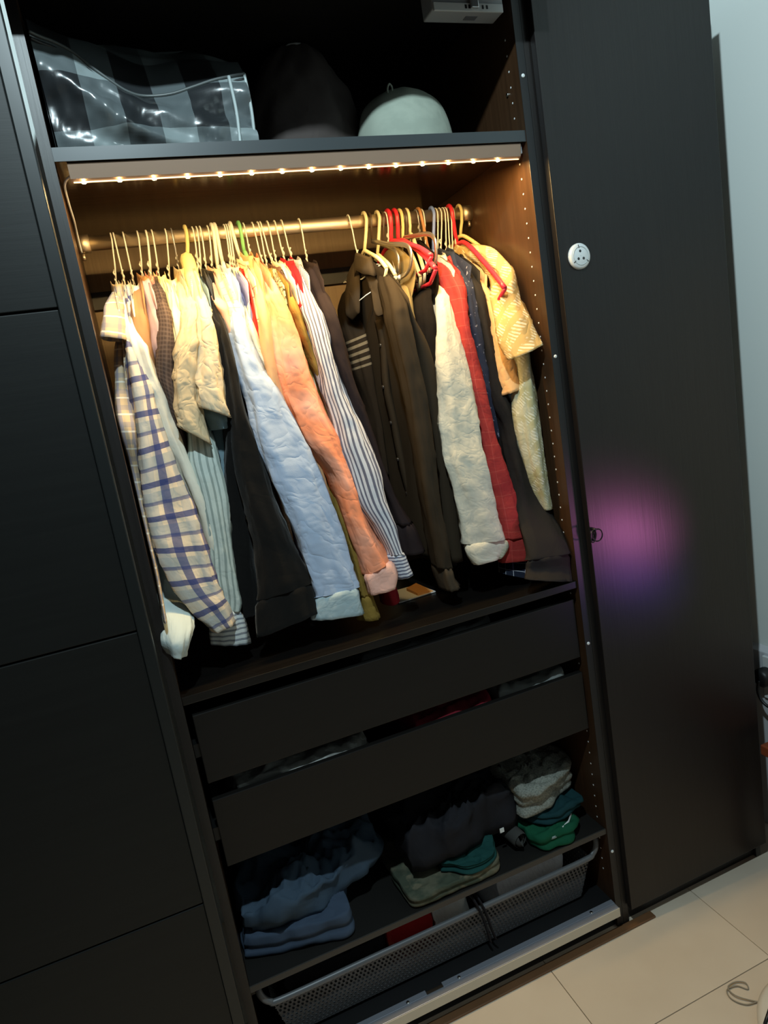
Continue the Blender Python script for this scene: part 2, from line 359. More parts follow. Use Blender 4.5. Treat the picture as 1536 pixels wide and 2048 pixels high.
# narrow cupboard to the right with its closed door
nc = empty('narrow_wardrobe', (1.24, 0.29, 0), label='closed narrow black-brown cupboard at the right with a small ring pull', cat='cupboard')
part('side_panel', MB().box(0.9835, 1.0015, 0, 0.58, 0, 2.36), black_paint, nc, bevel=0.001)
part('side_panel', MB().box(1.474, 1.492, 0, 0.58, 0, 2.36), wood_v, nc, bevel=0.001)
part('edge_strip', MB().box(0.9833, 1.0017, -0.0012, 0.0, 0.0, 2.36), wood_v, nc)
part('top_panel', MB().box(1.0015, 1.474, 0, 0.58, 2.342, 2.36), wood_h, nc)
part('plinth', MB().box(1.0015, 1.474, 0.012, 0.028, 0, 0.07), black_paint, nc)
dr = part('door', MB().box(0.9985, 1.492, -0.022, -0.004, 0.055, 2.333), wood_door, nc, bevel=0.0015)
rg = MB()
for cx, tilt in ((1.0015, 0.5), (1.0135, -0.5)):
    pts = [(cx+0.0125*math.cos(a)*math.cos(tilt*0.8), -0.030-0.006*math.sin(a)*0.3+0.009*math.cos(a)*math.sin(tilt), 1.1115+0.0155*math.sin(a)) for a in [2*PI*k/28 for k in range(29)]]
    rg.tube(pts, 0.0016, 8, cap=False)
part('ring_pull', rg, dark_metal, dr, label='two black metal rings')
part('ring_stud', MB().disc((1.0078, -0.022, 1.1265), 'y', 0.004, 0.012, 12, 0.002), dark_metal, dr)

# sliding door on the left, four framed panels
sd = empty('sliding_door', (-0.5, -0.06, 0.03), label='black sliding door with horizontal panels covering the left side', cat='door')
for a, b in ((0.035, 0.603), (0.607, 1.181), (1.185, 1.759), (1.763, 2.335)):
    part('door_panel', MB().box(-1.0, -0.0455, -0.080, -0.066, a, b), panel_left, sd, bevel=0.0015)
part('door_core', MB().box(-1.0, -0.046, -0.066, -0.052, 0.035, 2.335), black_paint, sd)
part('stile', MB().box(-0.0450, -0.0225, -0.083, -0.050, 0.030, 2.34), simple('door_stile', (0.0075,0.0095,0.0095), 0.4), sd, bevel=0.002)
sr = empty('sliding_door_rail', (0.4, -0.01, 0.058), label='pale metal bottom rail with notched tabs along the wardrobe foot', cat='rail')
alu = simple('rail_aluminium', (0.30,0.32,0.38), 0.45, metal=0.5)  # bluish tint: the cool shade on the rail top is in the colour
rb = MB()
# profile with two raised tabs behind and rounded far corner
rb.box(-1.0, 0.958, -0.024, -0.004, 0.058, 0.085)
part('track', rb, alu, sr, bevel=0.002)
part('front_face', MB().box(-1.0, 0.9585, -0.0262, -0.0242, 0.0585, 0.0845), simple('rail_front_lit', (0.62,0.56,0.45), 0.5), sr, bevel=0.0006)  # beige sheet: warm light on the rail front put into the colour
for x0, x1 in ((0.18, 0.395), (0.44, 0.958)):
    part('tab', MB().box(x0, x1, -0.006, 0.009, 0.082, 0.0852), alu, sr, bevel=0.0006)
for x in (0.345, 0.485, 0.885):
    part('screw', MB().disc((x, -0.001, 0.085), 'z', 0.0045, 0.0022, 12, 0.001), nickel, sr)
tag(MB().box(-1.0, 1.072, -0.026, -0.003, 0.0, 0.006).build('floor_batten', simple('brown_wood_strip', (0.16,0.075,0.032), 0.5, vary=0.4), None, 0.0015), 'thin brown wooden strip lying on the floor along the plinth', 'batten')

tr = empty('upper_sliding_rail', (0, -0.05, 2.26), label='dark upper rail of the sliding doors along the wardrobe top', cat='rail')
part('fascia', MB().box(-1.0, 0.975, -0.094, -0.078, 2.262, 2.36), black_paint, tr, bevel=0.002)
part('track', MB().box(-1.0, 0.975, -0.078, -0.001, 2.335, 2.36), black_paint, tr)
# ================================================================ light strip under the upper shelf
ls = empty('led_strip_light', (0.48, 0.03, 2.0), label='warm LED strip light fixed under the upper shelf', cat='light')
hs = MB(); r0 = [(0.014,0.0045),(0.020,0.0055),(0.0195,-0.0185),(-0.002,-0.021)]
prof = [(0.016, 2.0195), (0.007, 2.0175), (0.012, 1.993), (0.020, 1.9875), (0.040, 1.995), (0.046, 2.0195)]
hs.loft([[(x, y, z) for y, z in prof] for x in (0.020, 0.952)], cap0=True, cap1=True)
hs.smooth = [False]*len(hs.f)
part('housing', hs, simple('strip_housing', (0.30,0.20,0.14), 0.45, metal=0.2), ls)  # warm bounce from the LEDs is mixed into the housing colour
led_e = simple('led_glow', (1,0.85,0.5), 0.5, emit=(1.0,0.74,0.36), es=60.0)
for k in range(15):
    x = 0.041 + k*0.0610
    part('led', MB().disc((x, 0.0160, 1.9882), 'z', 0.0036, -0.0022, 10), led_e, ls)
part('diffuser', MB().box(0.024, 0.948, 0.0150, 0.0170, 1.9874, 1.9890), simple('diffuser_glow', (1,0.85,0.6), 0.5, emit=(1.0,0.66,0.30), es=2.2), ls)
part('end_clip', MB().box(0.948, 0.958, 0.012, 0.04, 1.998, 2.018), grey_pl, ls, bevel=0.002)
for x in (0.372, 0.377, 0.678, 0.683):
    part('screw_mark', MB().box(x, x+0.0025, 0.0095, 0.0125, 2.006, 2.013), black_paint, ls)
part('cable', MB().tube(crom([(0.022,0.03,2.005),(0.008,0.045,1.996),(0.006,0.11,1.985),(0.007,0.18,1.972),(0.006,0.235,1.962),(0.006,0.27,1.93)], 24), 0.0022, 6), white_pl, ls, label='thin pale cable running down the left side panel')
sa = light('led_strip_glow', 'AREA', (0.482, 0.022, 1.9850), 10.5, (1.0, 0.66, 0.26), shape='RECTANGLE', size=0.90, size_y=0.012)
sa.rotation_euler = (math.radians(10), 0, 0); sa.parent = ls; sa.matrix_parent_inverse = Matrix.Translation(-ls.location)

# clothes rail
cr_ = empty('clothes_rail', (0.482, 0.285, 1.951), label='oval metal clothes rail spanning the wardrobe', cat='rail')
pole = MB(); ring = lambda x: [(x, 0.285+0.0085*math.cos(a), 1.951+0.0155*math.sin(a)) for a in [2*PI*k/24 for k in range(24)]]
pole.loft([ring(x) for x in (0.004, 0.96)], cap0=True, cap1=True)
part('pole', pole, steel, cr_)
for x0, x1 in ((0.0, 0.026), (0.938, 0.964)):
    eb = MB(); ring = lambda x, k_=1.0: [(x, 0.285+0.0125*k_*math.cos(a), 1.951+0.0195*k_*math.sin(a)) for a in [2*PI*k/24 for k in range(24)]]
    eb.loft([ring(x0), ring(x1)], cap0=True, cap1=True)
    eb.tube([(x0+0.008 if x0 < 0.5 else x1-0.008, 0.285, 1.93), (x0+0.008 if x0 < 0.5 else x1-0.008, 0.285, 1.917)], 0.004, 8)
    part('end_bracket', eb, steel, cr_)

# ================================================================ drawers
front_m = wood('drawer_front', (0.0045,0.0038,0.0033), (0.0062,0.0052,0.0045), 0, rough=0.5, grain=0.15, spec=0.35)
def drawer(z0, z1, label):
    d = empty('drawer', (0.482, 0.28, z0), label=label, cat='drawer', group='two frameless drawers under the hanging space')
    part('front_panel', MB().box(0.013, 0.954, 0.012, 0.028, z0, z1), front_m, d, bevel=0.0015)
    part('side', MB().box(0.018, 0.030, 0.028, 0.54, z0+0.012, z1-0.012), black_paint, d)
    part('side', MB().box(0.934, 0.946, 0.028, 0.54, z0+0.012, z1-0.012), black_paint, d)
    part('back', MB().box(0.030, 0.934, 0.528, 0.54, z0+0.012, z1-0.012), black_paint, d)
    part('base', MB().box(0.030, 0.934, 0.028, 0.528, z0+0.012, z0+0.018), black_paint, d)
    for x in (0.001, 0.951):
        part('runner', MB().box(x, x+0.012, 0.04, 0.53, z0+0.05, z0+0.08), dark_metal, d)
    return d
drawer(0.797, 0.952, 'upper black-brown drawer right below the hanging clothes')
drawer(0.598, 0.756, 'lower black-brown drawer above the folded piles')
# ================================================================ hanging clothes
RY, RZ = 0.285, 1.951
def hanger(desc, x_rod, xn, zn, kind, colour, tip=None):
    """hook over the rail, neck, two shoulder arms and a lower bar; tip = (x, y, z) of the front shoulder"""
    nm = {'wire':'wire_hanger','plastic':'plastic_hanger','padded':'padded_hanger','big':'plastic_hanger','clip':'trouser_hanger'}[kind]
    h = empty(nm, (xn, RY, zn))
    r = {'wire':0.0017,'plastic':0.0042,'padded':0.0042,'big':0.0052,'clip':0.003}[kind]
    rr = 0.0155 + r + 0.0006
    pts = []
    for k in range(13):
        a = math.radians(-25 + k*(205/12))
        pts.append((x_rod, RY + rr*0.72*math.cos(a), RZ + rr*math.sin(a)))
    pts += [(x_rod*0.75+xn*0.25, RY-0.011, RZ-0.022), (x_rod*0.45+xn*0.55, RY-0.004, (RZ-0.02)*0.5+zn*0.5), (xn, RY, zn)]
    part('hook', MB().tube(pts, r, 8), SOLID[colour], h)
    tx, ty, tz = tip if tip else (xn, RY-0.19, zn-0.085)
    bx, by, bz = 2*xn-tx, 2*RY-ty, tz
    bx = min(max(bx, 0.012), 0.95); by = min(by, 0.55)
    m = SOLID[colour if colour != 'grey' else 'white']
    if kind == 'wire':
        part('twist', MB().tube([(xn+0.0016*math.cos(k*1.1), RY+0.0016*math.sin(k*1.1), zn+0.024-k*0.0025) for k in range(11)], 0.0018, 6), m, h)
        part('arms', MB().tube([(xn,RY,zn),(xn*0.5+tx*0.5,RY*0.5+ty*0.5,zn*0.42+tz*0.58),(tx,ty,tz),(xn,RY,tz-0.012),(bx,by,bz),(xn*0.5+bx*0.5,RY*0.5+by*0.5,zn*0.42+bz*0.58),(xn,RY,zn)], 0.0017, 6), m, h)
    else:
        ar = r*1.15 if kind != 'padded' else 0.016
        am = MB().tube(crom([(tx,ty,tz-0.006),(tx*0.7+xn*0.3,ty*0.7+RY*0.3,tz*0.62+zn*0.38),(tx*0.25+xn*0.75,ty*0.25+RY*0.75,zn-0.012),(xn,RY,zn),(bx*0.25+xn*0.75,by*0.25+RY*0.75,zn-0.012),(bx*0.7+xn*0.3,by*0.7+RY*0.3,tz*0.62+zn*0.38),(bx,by,bz-0.006)], 25), ar, 8)
        part('arms', am, m, h)
        if kind != 'padded':
            part('lower_bar', MB().tube([(tx,ty,tz-0.008),(tx*0.8+xn*0.2,ty*0.8+RY*0.2,tz-0.03),(bx*0.8+xn*0.2,by*0.8+RY*0.2,bz-0.03),(bx,by,bz-0.008)], r*0.9, 8), m, h)
    tag(h, desc, 'hanger')
    return h
def nz(a, b, c): return noise.noise(Vector((a, b, c)))
def tube_cloth(rows, seed, wr=1.0, nseg=28, open_end=True, deep=0.13, fold=1.0):
    """sleeve or hanging front edge: rows (xL, zL, xR, zR, y) -> closed cloth tube with vertical folds"""
    length = sum(math.hypot((rows[i+1][0]+rows[i+1][2]-rows[i][0]-rows[i][2])/2, (rows[i+1][1]+rows[i+1][3]-rows[i][1]-rows[i][3])/2) for i in range(len(rows)-1))
    n = max(10, int(length/0.011))
    R = crom(rows, n); rings = []; uvs = []; s = 0.0; pc = None
    for i, (xl, zl, xr, zr, y) in enumerate(R):
        c = Vector(((xl+xr)/2, 0, (zl+zr)/2)); a = Vector(((xr-xl)/2, 0, (zr-zl)/2)); hw = max(a.length, 0.003)
        if pc is not None: s += math.hypot(c.x-pc.x, c.z-pc.z)
        pc = c
        d = min(max((deep-2*hw)*0.38, 0.014), 0.042)
        top = min(1.0, 0.35 + i*0.18)
        per = PI*(hw+d); ring = []; uv = []
        for k in range(nseg):
            t = 2*PI*k/nseg + PI/2
            ct, st = math.cos(t), math.sin(t)
            ct2 = math.copysign(abs(ct)**0.8, ct); st2 = math.copysign(abs(st)**0.85, st)
            f = nz(k*0.9*0.45+seed*7.1, s*5.0+seed, seed*3.3)*0.5 + nz(ct*2.2+seed, st*2.2, s*9.0+seed*5)*0.35
            w2 = nz(ct*5+seed*2, st*5, s*42.0)*0.45 + nz(ct*9, st*9+seed, s*80.0)*0.2
            rg_ = (1-abs(nz(ct*1.6+seed*4, st*1.6, s*3.2+seed)*2.2))**2; w3 = (1-abs(nz(ct*3.0+s*7, st*3.0-seed, s*13.0)*2.4))**3
            vf = math.sin(t*3.0 + seed*2.1 + s*3.5 + 1.5*nz(s*4, seed, 0))*0.30*fold
            k_ = min(hw, d)
            disp = (f + vf + rg_*0.9)*min(0.0075, k_*0.5) + (max(0.0, w3)*0.8 + w2)*min(0.0035, k_*0.30)*wr
            p = c + a*ct2*top + Vector((0, y + d*1.0 + d*st2*top, 0)) + (a.normalized()*ct + Vector((0, st, 0)))*disp*top
            ring.append(p); uv.append((per*k/nseg + seed, s))
        rings.append(ring); uvs.append(uv)
    # closed top
    c0 = sum(rings[0], Vector())/nseg
    rings.insert(0, [c0 + (p-c0)*0.2 + Vector((0,0,0.003)) for p in rings[0]]); uvs.insert(0, uvs[0])
    if open_end:
        last = rings[-1]; c1 = sum(last, Vector())/nseg; up = (sum(rings[-4], Vector())/nseg - c1).normalized()
        rings.append([c1 + (p-c1)*0.93 - up*0.0012 for p in last]); uvs.append(uvs[-1])
        rings.append([c1 + (p-c1)*0.72 + up*0.010 for p in last]); uvs.append(uvs[-1])
        rings.append([c1 + (p-c1)*0.15 + up*0.013 for p in last]); uvs.append(uvs[-1])
    else:
        last = rings[-1]; c1 = sum(last, Vector())/nseg
        rings.append([c1 + (p-c1)*0.4 for p in last]); uvs.append(uvs[-1])
    return MB().loft(rings, uvs, cap0=True, cap1=True)
def torso_cloth(xn, zn, rows, hem, seed, half=0.010, yf=0.135, yb=0.46):
    """flattened body of the shirt behind its front sleeve, hanging from the hanger"""
    cen = sorted([((r[1]+r[3])/2, (r[0]+r[2])/2) for r in rows])
    def xc(z):
        if z <= cen[0][0]: return cen[0][1]
        for (z0, x0), (z1, x1) in zip(cen, cen[1:]):
            if z <= z1: return x0 + (x1-x0)*(z-z0)/max(1e-6, z1-z0)
        return cen[-1][1]
    nv, nu = 26, 40; rings = []; uvs = []
    for i in range(nv+1):
        v = i/nv; ring = []; uv = []
        for k in range(nu):
            a = 2*PI*k/nu
            cy = math.copysign(abs(math.cos(a))**0.55, math.cos(a))
            y = (yf+yb)/2 + (yb-yf)/2*cy*(1-0.04*v)
            dy = abs(y-RY)
            zt = zn - 0.012 - max(0.0, dy-0.05)*0.62
            z = hem + (zt-hem)*v + 0.012*nz(y*6, seed*3.7, v)*(1-v)
            front = max(0.0, min(1.0, (RY+0.12-y)/0.27))
            x = xn + (xc(z)-xn)*(0.45+0.5*front)*(1-v*0.3)
            th = half*(1 - 0.75*v**3)*math.copysign(abs(math.sin(a))**0.5, math.sin(a))
            fd = 0.006*math.sin(y*70+seed*4+2*nz(y*5, v*3, seed))*(1-v) + 0.004*nz(y*20, z*8, seed)
            ring.append(Vector((min(max(x+th+fd, 0.004), W-0.004), y, z))); uv.append((y, z))
        rings.append(ring); uvs.append(uv)
    return MB().loft(rings, uvs, cap0=True, cap1=True)
def collar_cloth(x, z, seed, yaw=0.0, hx=0.0125, hy=0.052, h=0.034):
    prof = [(0.86, -0.012), (0.88, 0.006), (0.97, 0.011), (1.06, 0.004), (1.22, -h*0.55), (1.34, -h), (1.28, -h-0.001), (1.0, -0.014)]
    rings = []; uvs = []
    for q, dz in prof:
        ring = []; uv = []
        for k in range(28):
            a = 2*PI*k/28; w_ = 1+0.10*nz(math.cos(a)*2+seed, math.sin(a)*2, seed)
            X = hx*q*w_*math.sin(a); Y = hy*q*math.cos(a)
            Z = z + dz - 0.42*abs(Y) + 0.004*nz(k*0.4, seed, dz*40)
            ring.append(Vector((x+X, RY-0.012+Y, Z))); uv.append((a*0.05, dz))
        rings.append(ring); uvs.append(uv)
    return MB().loft(rings, uvs)
HG = {'wire':'thin white wire hanger','plastic':'thick plastic hanger','padded':'padded yellow hanger','big':'large red plastic hanger'}
def shirt(i, d):
    rows = d['rows']; seed = i*1.37+0.5
    hk = d['hook']; xn, zn = (hk[1], hk[2]-0.005) if hk else ((rows[0][0]+rows[0][2])/2+0.012, rows[0][1]+0.01)
    short = d['kind'] == 'short'
    e = empty('short_sleeved_shirt' if short else 'long_sleeved_shirt', (xn, RY, zn))
    tag(e, d['desc'], 'shirt', 'shirts hanging on the clothes rail')
    mat = FAB[d['pat']]
    cuffrows = None
    if d['cuff'] and not short:
        # cuff = last 3 rows (4 for wide ones): a band of its own, a touch wider than the sleeve end
        cuffrows = rows[-3:]; rows_s = rows[:-2]
    else: rows_s = rows
    part('sleeve', tube_cloth(rows_s, seed, d['wr'], open_end=not cuffrows), mat, e)
    if cuffrows:
        cr2 = []
        for (xl, zl, xr, zr, y) in cuffrows:
            cr2.append((xl-0.0006, zl, xr+0.0006, zr, y-0.0018))
        cm = tube_cloth([cr2[0]]+cr2, seed+9, d['wr']*0.6, deep=0.115, fold=0.5)
        part('cuff', cm, FAB.get(d['pat']+'_cuff', mat), e)
    if d.get('strip'):
        part('torso_front', tube_cloth(d['strip'], seed+3, 0.6), FAB.get(d['pat']+'_body', mat), e)
    if d['torso']:
        ref = d.get('strip') or rows
        part('torso', torso_cloth(xn, zn, ref, d['hem'], seed), FAB.get(d['pat']+'_body', mat), e)
    if d['collar']:
        part('collar', collar_cloth(xn, zn-0.006, seed), FAB['redcollar'] if d.get('redcollar') else mat, e)
    if hk:
        # front shoulder tip of the hanger sits inside the top of the sleeve
        k = min(2, len(rows)-1); r = rows[k]
        tip = ((r[0]+r[2])/2, r[4]+0.03, max(r[1], r[3])-0.004)
        desc = {'white':'thin white wire hanger','grey':'thin grey wire hanger'}.get(hk[4], '') if hk[3] == 'wire' else {'plastic':'thick %s plastic hanger' % hk[4], 'padded':'padded yellow hanger', 'big':'large red plastic hanger'}[hk[3]]
        hd = desc + ' carrying the ' + d['desc']
        hd = ' '.join(hd.replace(',', '').split()[:16])
        if hk[3] == 'big': tip = (0.893, 0.050, 1.728)
        if hk[3] == 'wire' and d['pat'] in ('peach',): tip = (0.93, 0.10, 1.73)
        hanger(hd, hk[0], hk[1], hk[2], hk[3], hk[4], tip)
    return e
SH = [
 {'desc': 'short-sleeved beige and grey-blue checked shirt, leftmost on the rail', 'pat': 'plaid1', 'kind': 'short', 'torso': True, 'hem': 1.15, 'cuff': True, 'collar': True, 'wr': 1.0, 'rows': [(0.048, 1.848, 0.074, 1.853, 0.24), (0.027, 1.802, 0.065, 1.802, 0.16), (0.017, 1.765, 0.058, 1.757, 0.12), (0.006, 1.732, 0.053, 1.721, 0.1)], 'strip': [(0.04, 1.759, 0.058, 1.757, 0.17), (0.015, 1.649, 0.041, 1.645, 0.15), (0.006, 1.556, 0.031, 1.552, 0.055), (0.006, 1.456, 0.02, 1.453, 0.075), (0.006, 1.355, 0.014, 1.353, 0.05), (0.006, 1.257, 0.012, 1.255, 0.02), (0.003, 1.169, 0.008, 1.169, -0.03)], 'hook': (0.072, 0.062, 1.869, 'wire', 'white')},
 {'desc': 'white shirt whose pale rounded cuff hangs lowest at the far left', 'pat': 'white', 'kind': 'long', 'torso': False, 'hem': 1.14, 'cuff': False, 'collar': False, 'wr': 1.0, 'rows': [(0.061, 1.83, 0.074, 1.834, 0.24), (0.049, 1.707, 0.058, 1.706, 0.17), (0.028, 1.542, 0.045, 1.539, 0.15), (0.02, 1.394, 0.046, 1.389, 0.14), (0.017, 1.287, 0.05, 1.279, 0.13), (0.009, 1.201, 0.052, 1.179, 0.12), (0.006, 1.168, 0.057, 1.148, 0.02), (-0.006, 1.133, 0.045, 1.127, -0.03), (-0.004, 1.102, 0.027, 1.089, -0.03)], 'hook': None},
 {'desc': 'long-sleeved navy and beige plaid shirt with its cuff folded across', 'pat': 'plaid2', 'kind': 'long', 'torso': True, 'hem': 1.13, 'cuff': False, 'collar': True, 'wr': 1.2, 'rows': [(0.063, 1.83, 0.081, 1.839, 0.23), (0.054, 1.737, 0.065, 1.731, 0.13), (0.047, 1.695, 0.071, 1.695, 0.1), (0.04, 1.62, 0.083, 1.624, 0.08), (0.034, 1.561, 0.081, 1.563, 0.07), (0.025, 1.475, 0.089, 1.483, 0.06), (0.016, 1.383, 0.101, 1.382, 0.055), (0.018, 1.342, 0.105, 1.335, 0.05), (0.02, 1.285, 0.11, 1.268, 0.045), (0.037, 1.207, 0.114, 1.201, 0.04), (0.069, 1.141, 0.126, 1.156, 0.04), (0.094, 1.101, 0.135, 1.107, 0.04)], 'hook': (0.078, 0.079, 1.867, 'wire', 'white')},
 {'desc': 'cream long-sleeved shirt beside the navy and beige plaid one', 'pat': 'cream', 'kind': 'long', 'torso': True, 'hem': 1.13, 'cuff': False, 'collar': True, 'wr': 1.0, 'rows': [(0.073, 1.848, 0.091, 1.848, 0.24), (0.063, 1.795, 0.078, 1.775, 0.17), (0.059, 1.74, 0.083, 1.721, 0.12), (0.059, 1.696, 0.088, 1.702, 0.1), (0.065, 1.632, 0.095, 1.647, 0.09), (0.073, 1.59, 0.106, 1.59, 0.09), (0.079, 1.531, 0.11, 1.536, 0.09), (0.088, 1.482, 0.12, 1.482, 0.09), (0.098, 1.423, 0.128, 1.419, 0.09), (0.107, 1.357, 0.142, 1.36, 0.09), (0.112, 1.291, 0.142, 1.295, 0.09), (0.113, 1.237, 0.129, 1.233, 0.09)], 'hook': (0.098, 0.098, 1.865, 'wire', 'white')},
 {'desc': 'tan brown shirt between the cream shirt and the red-collared one', 'pat': 'tan', 'kind': 'long', 'torso': True, 'hem': 1.13, 'cuff': False, 'collar': True, 'wr': 1.0, 'rows': [(0.091, 1.848, 0.114, 1.856, 0.25), (0.081, 1.807, 0.108, 1.812, 0.18), (0.071, 1.761, 0.107, 1.757, 0.14), (0.074, 1.718, 0.101, 1.705, 0.12), (0.084, 1.692, 0.099, 1.67, 0.12), (0.085, 1.642, 0.101, 1.629, 0.13), (0.093, 1.552, 0.108, 1.55, 0.14), (0.104, 1.399, 0.12, 1.395, 0.14)], 'hook': (0.128, 0.12, 1.881, 'wire', 'white')},
 {'desc': 'pale mauve shirt with a red patterned collar', 'pat': 'mauve', 'kind': 'long', 'torso': True, 'hem': 1.13, 'cuff': False, 'collar': True, 'wr': 1.0, 'redcollar': 1, 'rows': [(0.108, 1.87, 0.131, 1.873, 0.25), (0.11, 1.836, 0.13, 1.842, 0.2), (0.112, 1.8, 0.129, 1.798, 0.17), (0.11, 1.755, 0.133, 1.757, 0.13), (0.106, 1.722, 0.128, 1.736, 0.12), (0.101, 1.693, 0.118, 1.697, 0.12), (0.103, 1.635, 0.113, 1.633, 0.14), (0.106, 1.539, 0.116, 1.538, 0.14), (0.117, 1.396, 0.128, 1.394, 0.14)], 'hook': (0.146, 0.137, 1.88, 'wire', 'white')},
 {'desc': 'dark brown shirt with a fine check, left of the crumpled beige sleeves', 'pat': 'check', 'kind': 'long', 'torso': True, 'hem': 1.13, 'cuff': False, 'collar': True, 'wr': 1.0, 'rows': [(0.129, 1.868, 0.152, 1.871, 0.25), (0.127, 1.821, 0.15, 1.82, 0.18), (0.126, 1.77, 0.151, 1.767, 0.12), (0.121, 1.734, 0.146, 1.725, 0.1), (0.108, 1.69, 0.139, 1.686, 0.09), (0.098, 1.65, 0.13, 1.627, 0.09), (0.099, 1.61, 0.123, 1.585, 0.09), (0.103, 1.558, 0.119, 1.545, 0.1), (0.105, 1.513, 0.115, 1.511, 0.1), (0.116, 1.398, 0.126, 1.396, 0.12)], 'hook': (0.147, 0.139, 1.878, 'wire', 'white')},
 {'desc': 'pale yellow shirt next to the dark brown checked one', 'pat': 'yellowish', 'kind': 'long', 'torso': True, 'hem': 1.13, 'cuff': False, 'collar': True, 'wr': 1.0, 'rows': [(0.15, 1.863, 0.169, 1.866, 0.25), (0.147, 1.82, 0.169, 1.818, 0.19), (0.141, 1.771, 0.158, 1.751, 0.14), (0.14, 1.718, 0.156, 1.697, 0.12), (0.14, 1.687, 0.153, 1.684, 0.12), (0.135, 1.63, 0.143, 1.629, 0.14), (0.131, 1.524, 0.139, 1.523, 0.14), (0.133, 1.393, 0.143, 1.391, 0.14)], 'hook': (0.159, 0.155, 1.877, 'wire', 'white')},
 {'desc': 'bright cream shirt left of the crumpled beige sleeves', 'pat': 'cream2', 'kind': 'long', 'torso': True, 'hem': 1.13, 'cuff': False, 'collar': True, 'wr': 1.0, 'rows': [(0.164, 1.858, 0.185, 1.859, 0.25), (0.154, 1.809, 0.18, 1.808, 0.19), (0.15, 1.748, 0.178, 1.747, 0.13), (0.147, 1.705, 0.173, 1.703, 0.12), (0.147, 1.669, 0.163, 1.667, 0.13), (0.144, 1.586, 0.156, 1.584, 0.14), (0.144, 1.446, 0.154, 1.444, 0.14)], 'hook': (0.188, 0.177, 1.868, 'wire', 'white')},
 {'desc': 'crumpled beige short-sleeved shirt, left one of two', 'pat': 'crumple1', 'kind': 'short', 'torso': True, 'hem': 1.2, 'cuff': True, 'collar': True, 'wr': 2.6, 'rows': [(0.185, 1.86, 0.201, 1.863, 0.24), (0.177, 1.801, 0.203, 1.809, 0.16), (0.17, 1.745, 0.2, 1.76, 0.11), (0.151, 1.704, 0.19, 1.719, 0.085), (0.134, 1.656, 0.179, 1.674, 0.075), (0.122, 1.615, 0.167, 1.615, 0.07), (0.117, 1.565, 0.162, 1.565, 0.065), (0.114, 1.534, 0.165, 1.492, 0.06)], 'hook': (0.201, 0.201, 1.888, 'wire', 'grey')},
 {'desc': 'crumpled beige short-sleeved shirt hung on a padded yellow hanger', 'pat': 'crumple2', 'kind': 'short', 'torso': True, 'hem': 1.2, 'cuff': True, 'collar': True, 'wr': 2.6, 'rows': [(0.213, 1.853, 0.235, 1.861, 0.23), (0.205, 1.798, 0.233, 1.797, 0.16), (0.199, 1.76, 0.228, 1.756, 0.11), (0.192, 1.727, 0.227, 1.722, 0.085), (0.18, 1.677, 0.225, 1.671, 0.075), (0.167, 1.618, 0.217, 1.61, 0.065), (0.164, 1.588, 0.215, 1.563, 0.06), (0.162, 1.566, 0.214, 1.539, 0.06)], 'hook': (0.232, 0.222, 1.897, 'padded', 'yellow')},
 {'desc': 'green-grey shirt with a horizontally striped cuff at the bottom left', 'pat': 'stripe_green', 'kind': 'long', 'torso': True, 'hem': 1.13, 'cuff': True, 'collar': False, 'wr': 1.0, 'rows': [(0.181, 1.828, 0.192, 1.829, 0.24), (0.157, 1.691, 0.171, 1.69, 0.16), (0.141, 1.586, 0.163, 1.583, 0.13), (0.128, 1.504, 0.18, 1.494, 0.1), (0.122, 1.452, 0.182, 1.449, 0.09), (0.125, 1.399, 0.181, 1.387, 0.085), (0.124, 1.335, 0.175, 1.324, 0.08), (0.121, 1.27, 0.169, 1.259, 0.08), (0.114, 1.217, 0.165, 1.192, 0.08), (0.111, 1.161, 0.16, 1.142, 0.08), (0.101, 1.135, 0.156, 1.121, 0.08), (0.086, 1.091, 0.161, 1.081, 0.08), (0.084, 1.066, 0.159, 1.044, 0.08)], 'hook': (0.248, 0.245, 1.889, 'wire', 'white')},
 {'desc': 'blue-grey short-sleeved shirt under the crumpled beige sleeve', 'pat': 'bluegrey', 'kind': 'short', 'torso': True, 'hem': 1.28, 'cuff': True, 'collar': False, 'wr': 1.0, 'rows': [(0.22, 1.846, 0.231, 1.847, 0.24), (0.202, 1.75, 0.221, 1.748, 0.17), (0.181, 1.642, 0.224, 1.636, 0.12), (0.167, 1.568, 0.22, 1.538, 0.09), (0.172, 1.54, 0.218, 1.522, 0.09), (0.179, 1.516, 0.215, 1.514, 0.09)], 'strip': [(0.212, 1.684, 0.238, 1.681, 0.16), (0.193, 1.578, 0.226, 1.573, 0.14), (0.179, 1.472, 0.209, 1.467, 0.13), (0.178, 1.406, 0.196, 1.403, 0.13), (0.178, 1.362, 0.187, 1.365, 0.13)], 'hook': (0.257, 0.25, 1.878, 'wire', 'white')},
 {'desc': 'black corduroy shirt, left of the two black sleeves', 'pat': 'black1', 'kind': 'long', 'torso': True, 'hem': 1.13, 'cuff': False, 'collar': True, 'wr': 1.0, 'rows': [(0.236, 1.855, 0.249, 1.857, 0.23), (0.229, 1.81, 0.245, 1.81, 0.18), (0.222, 1.759, 0.241, 1.738, 0.12), (0.224, 1.726, 0.251, 1.722, 0.105), (0.221, 1.674, 0.248, 1.671, 0.1), (0.217, 1.613, 0.243, 1.609, 0.1), (0.211, 1.551, 0.243, 1.545, 0.1), (0.202, 1.488, 0.239, 1.482, 0.1), (0.191, 1.426, 0.233, 1.417, 0.1), (0.182, 1.362, 0.224, 1.353, 0.1), (0.171, 1.275, 0.214, 1.265, 0.1), (0.164, 1.177, 0.207, 1.165, 0.1), (0.161, 1.128, 0.201, 1.117, 0.1), (0.161, 1.098, 0.193, 1.099, 0.1)], 'hook': (0.265, 0.262, 1.88, 'wire', 'white')},
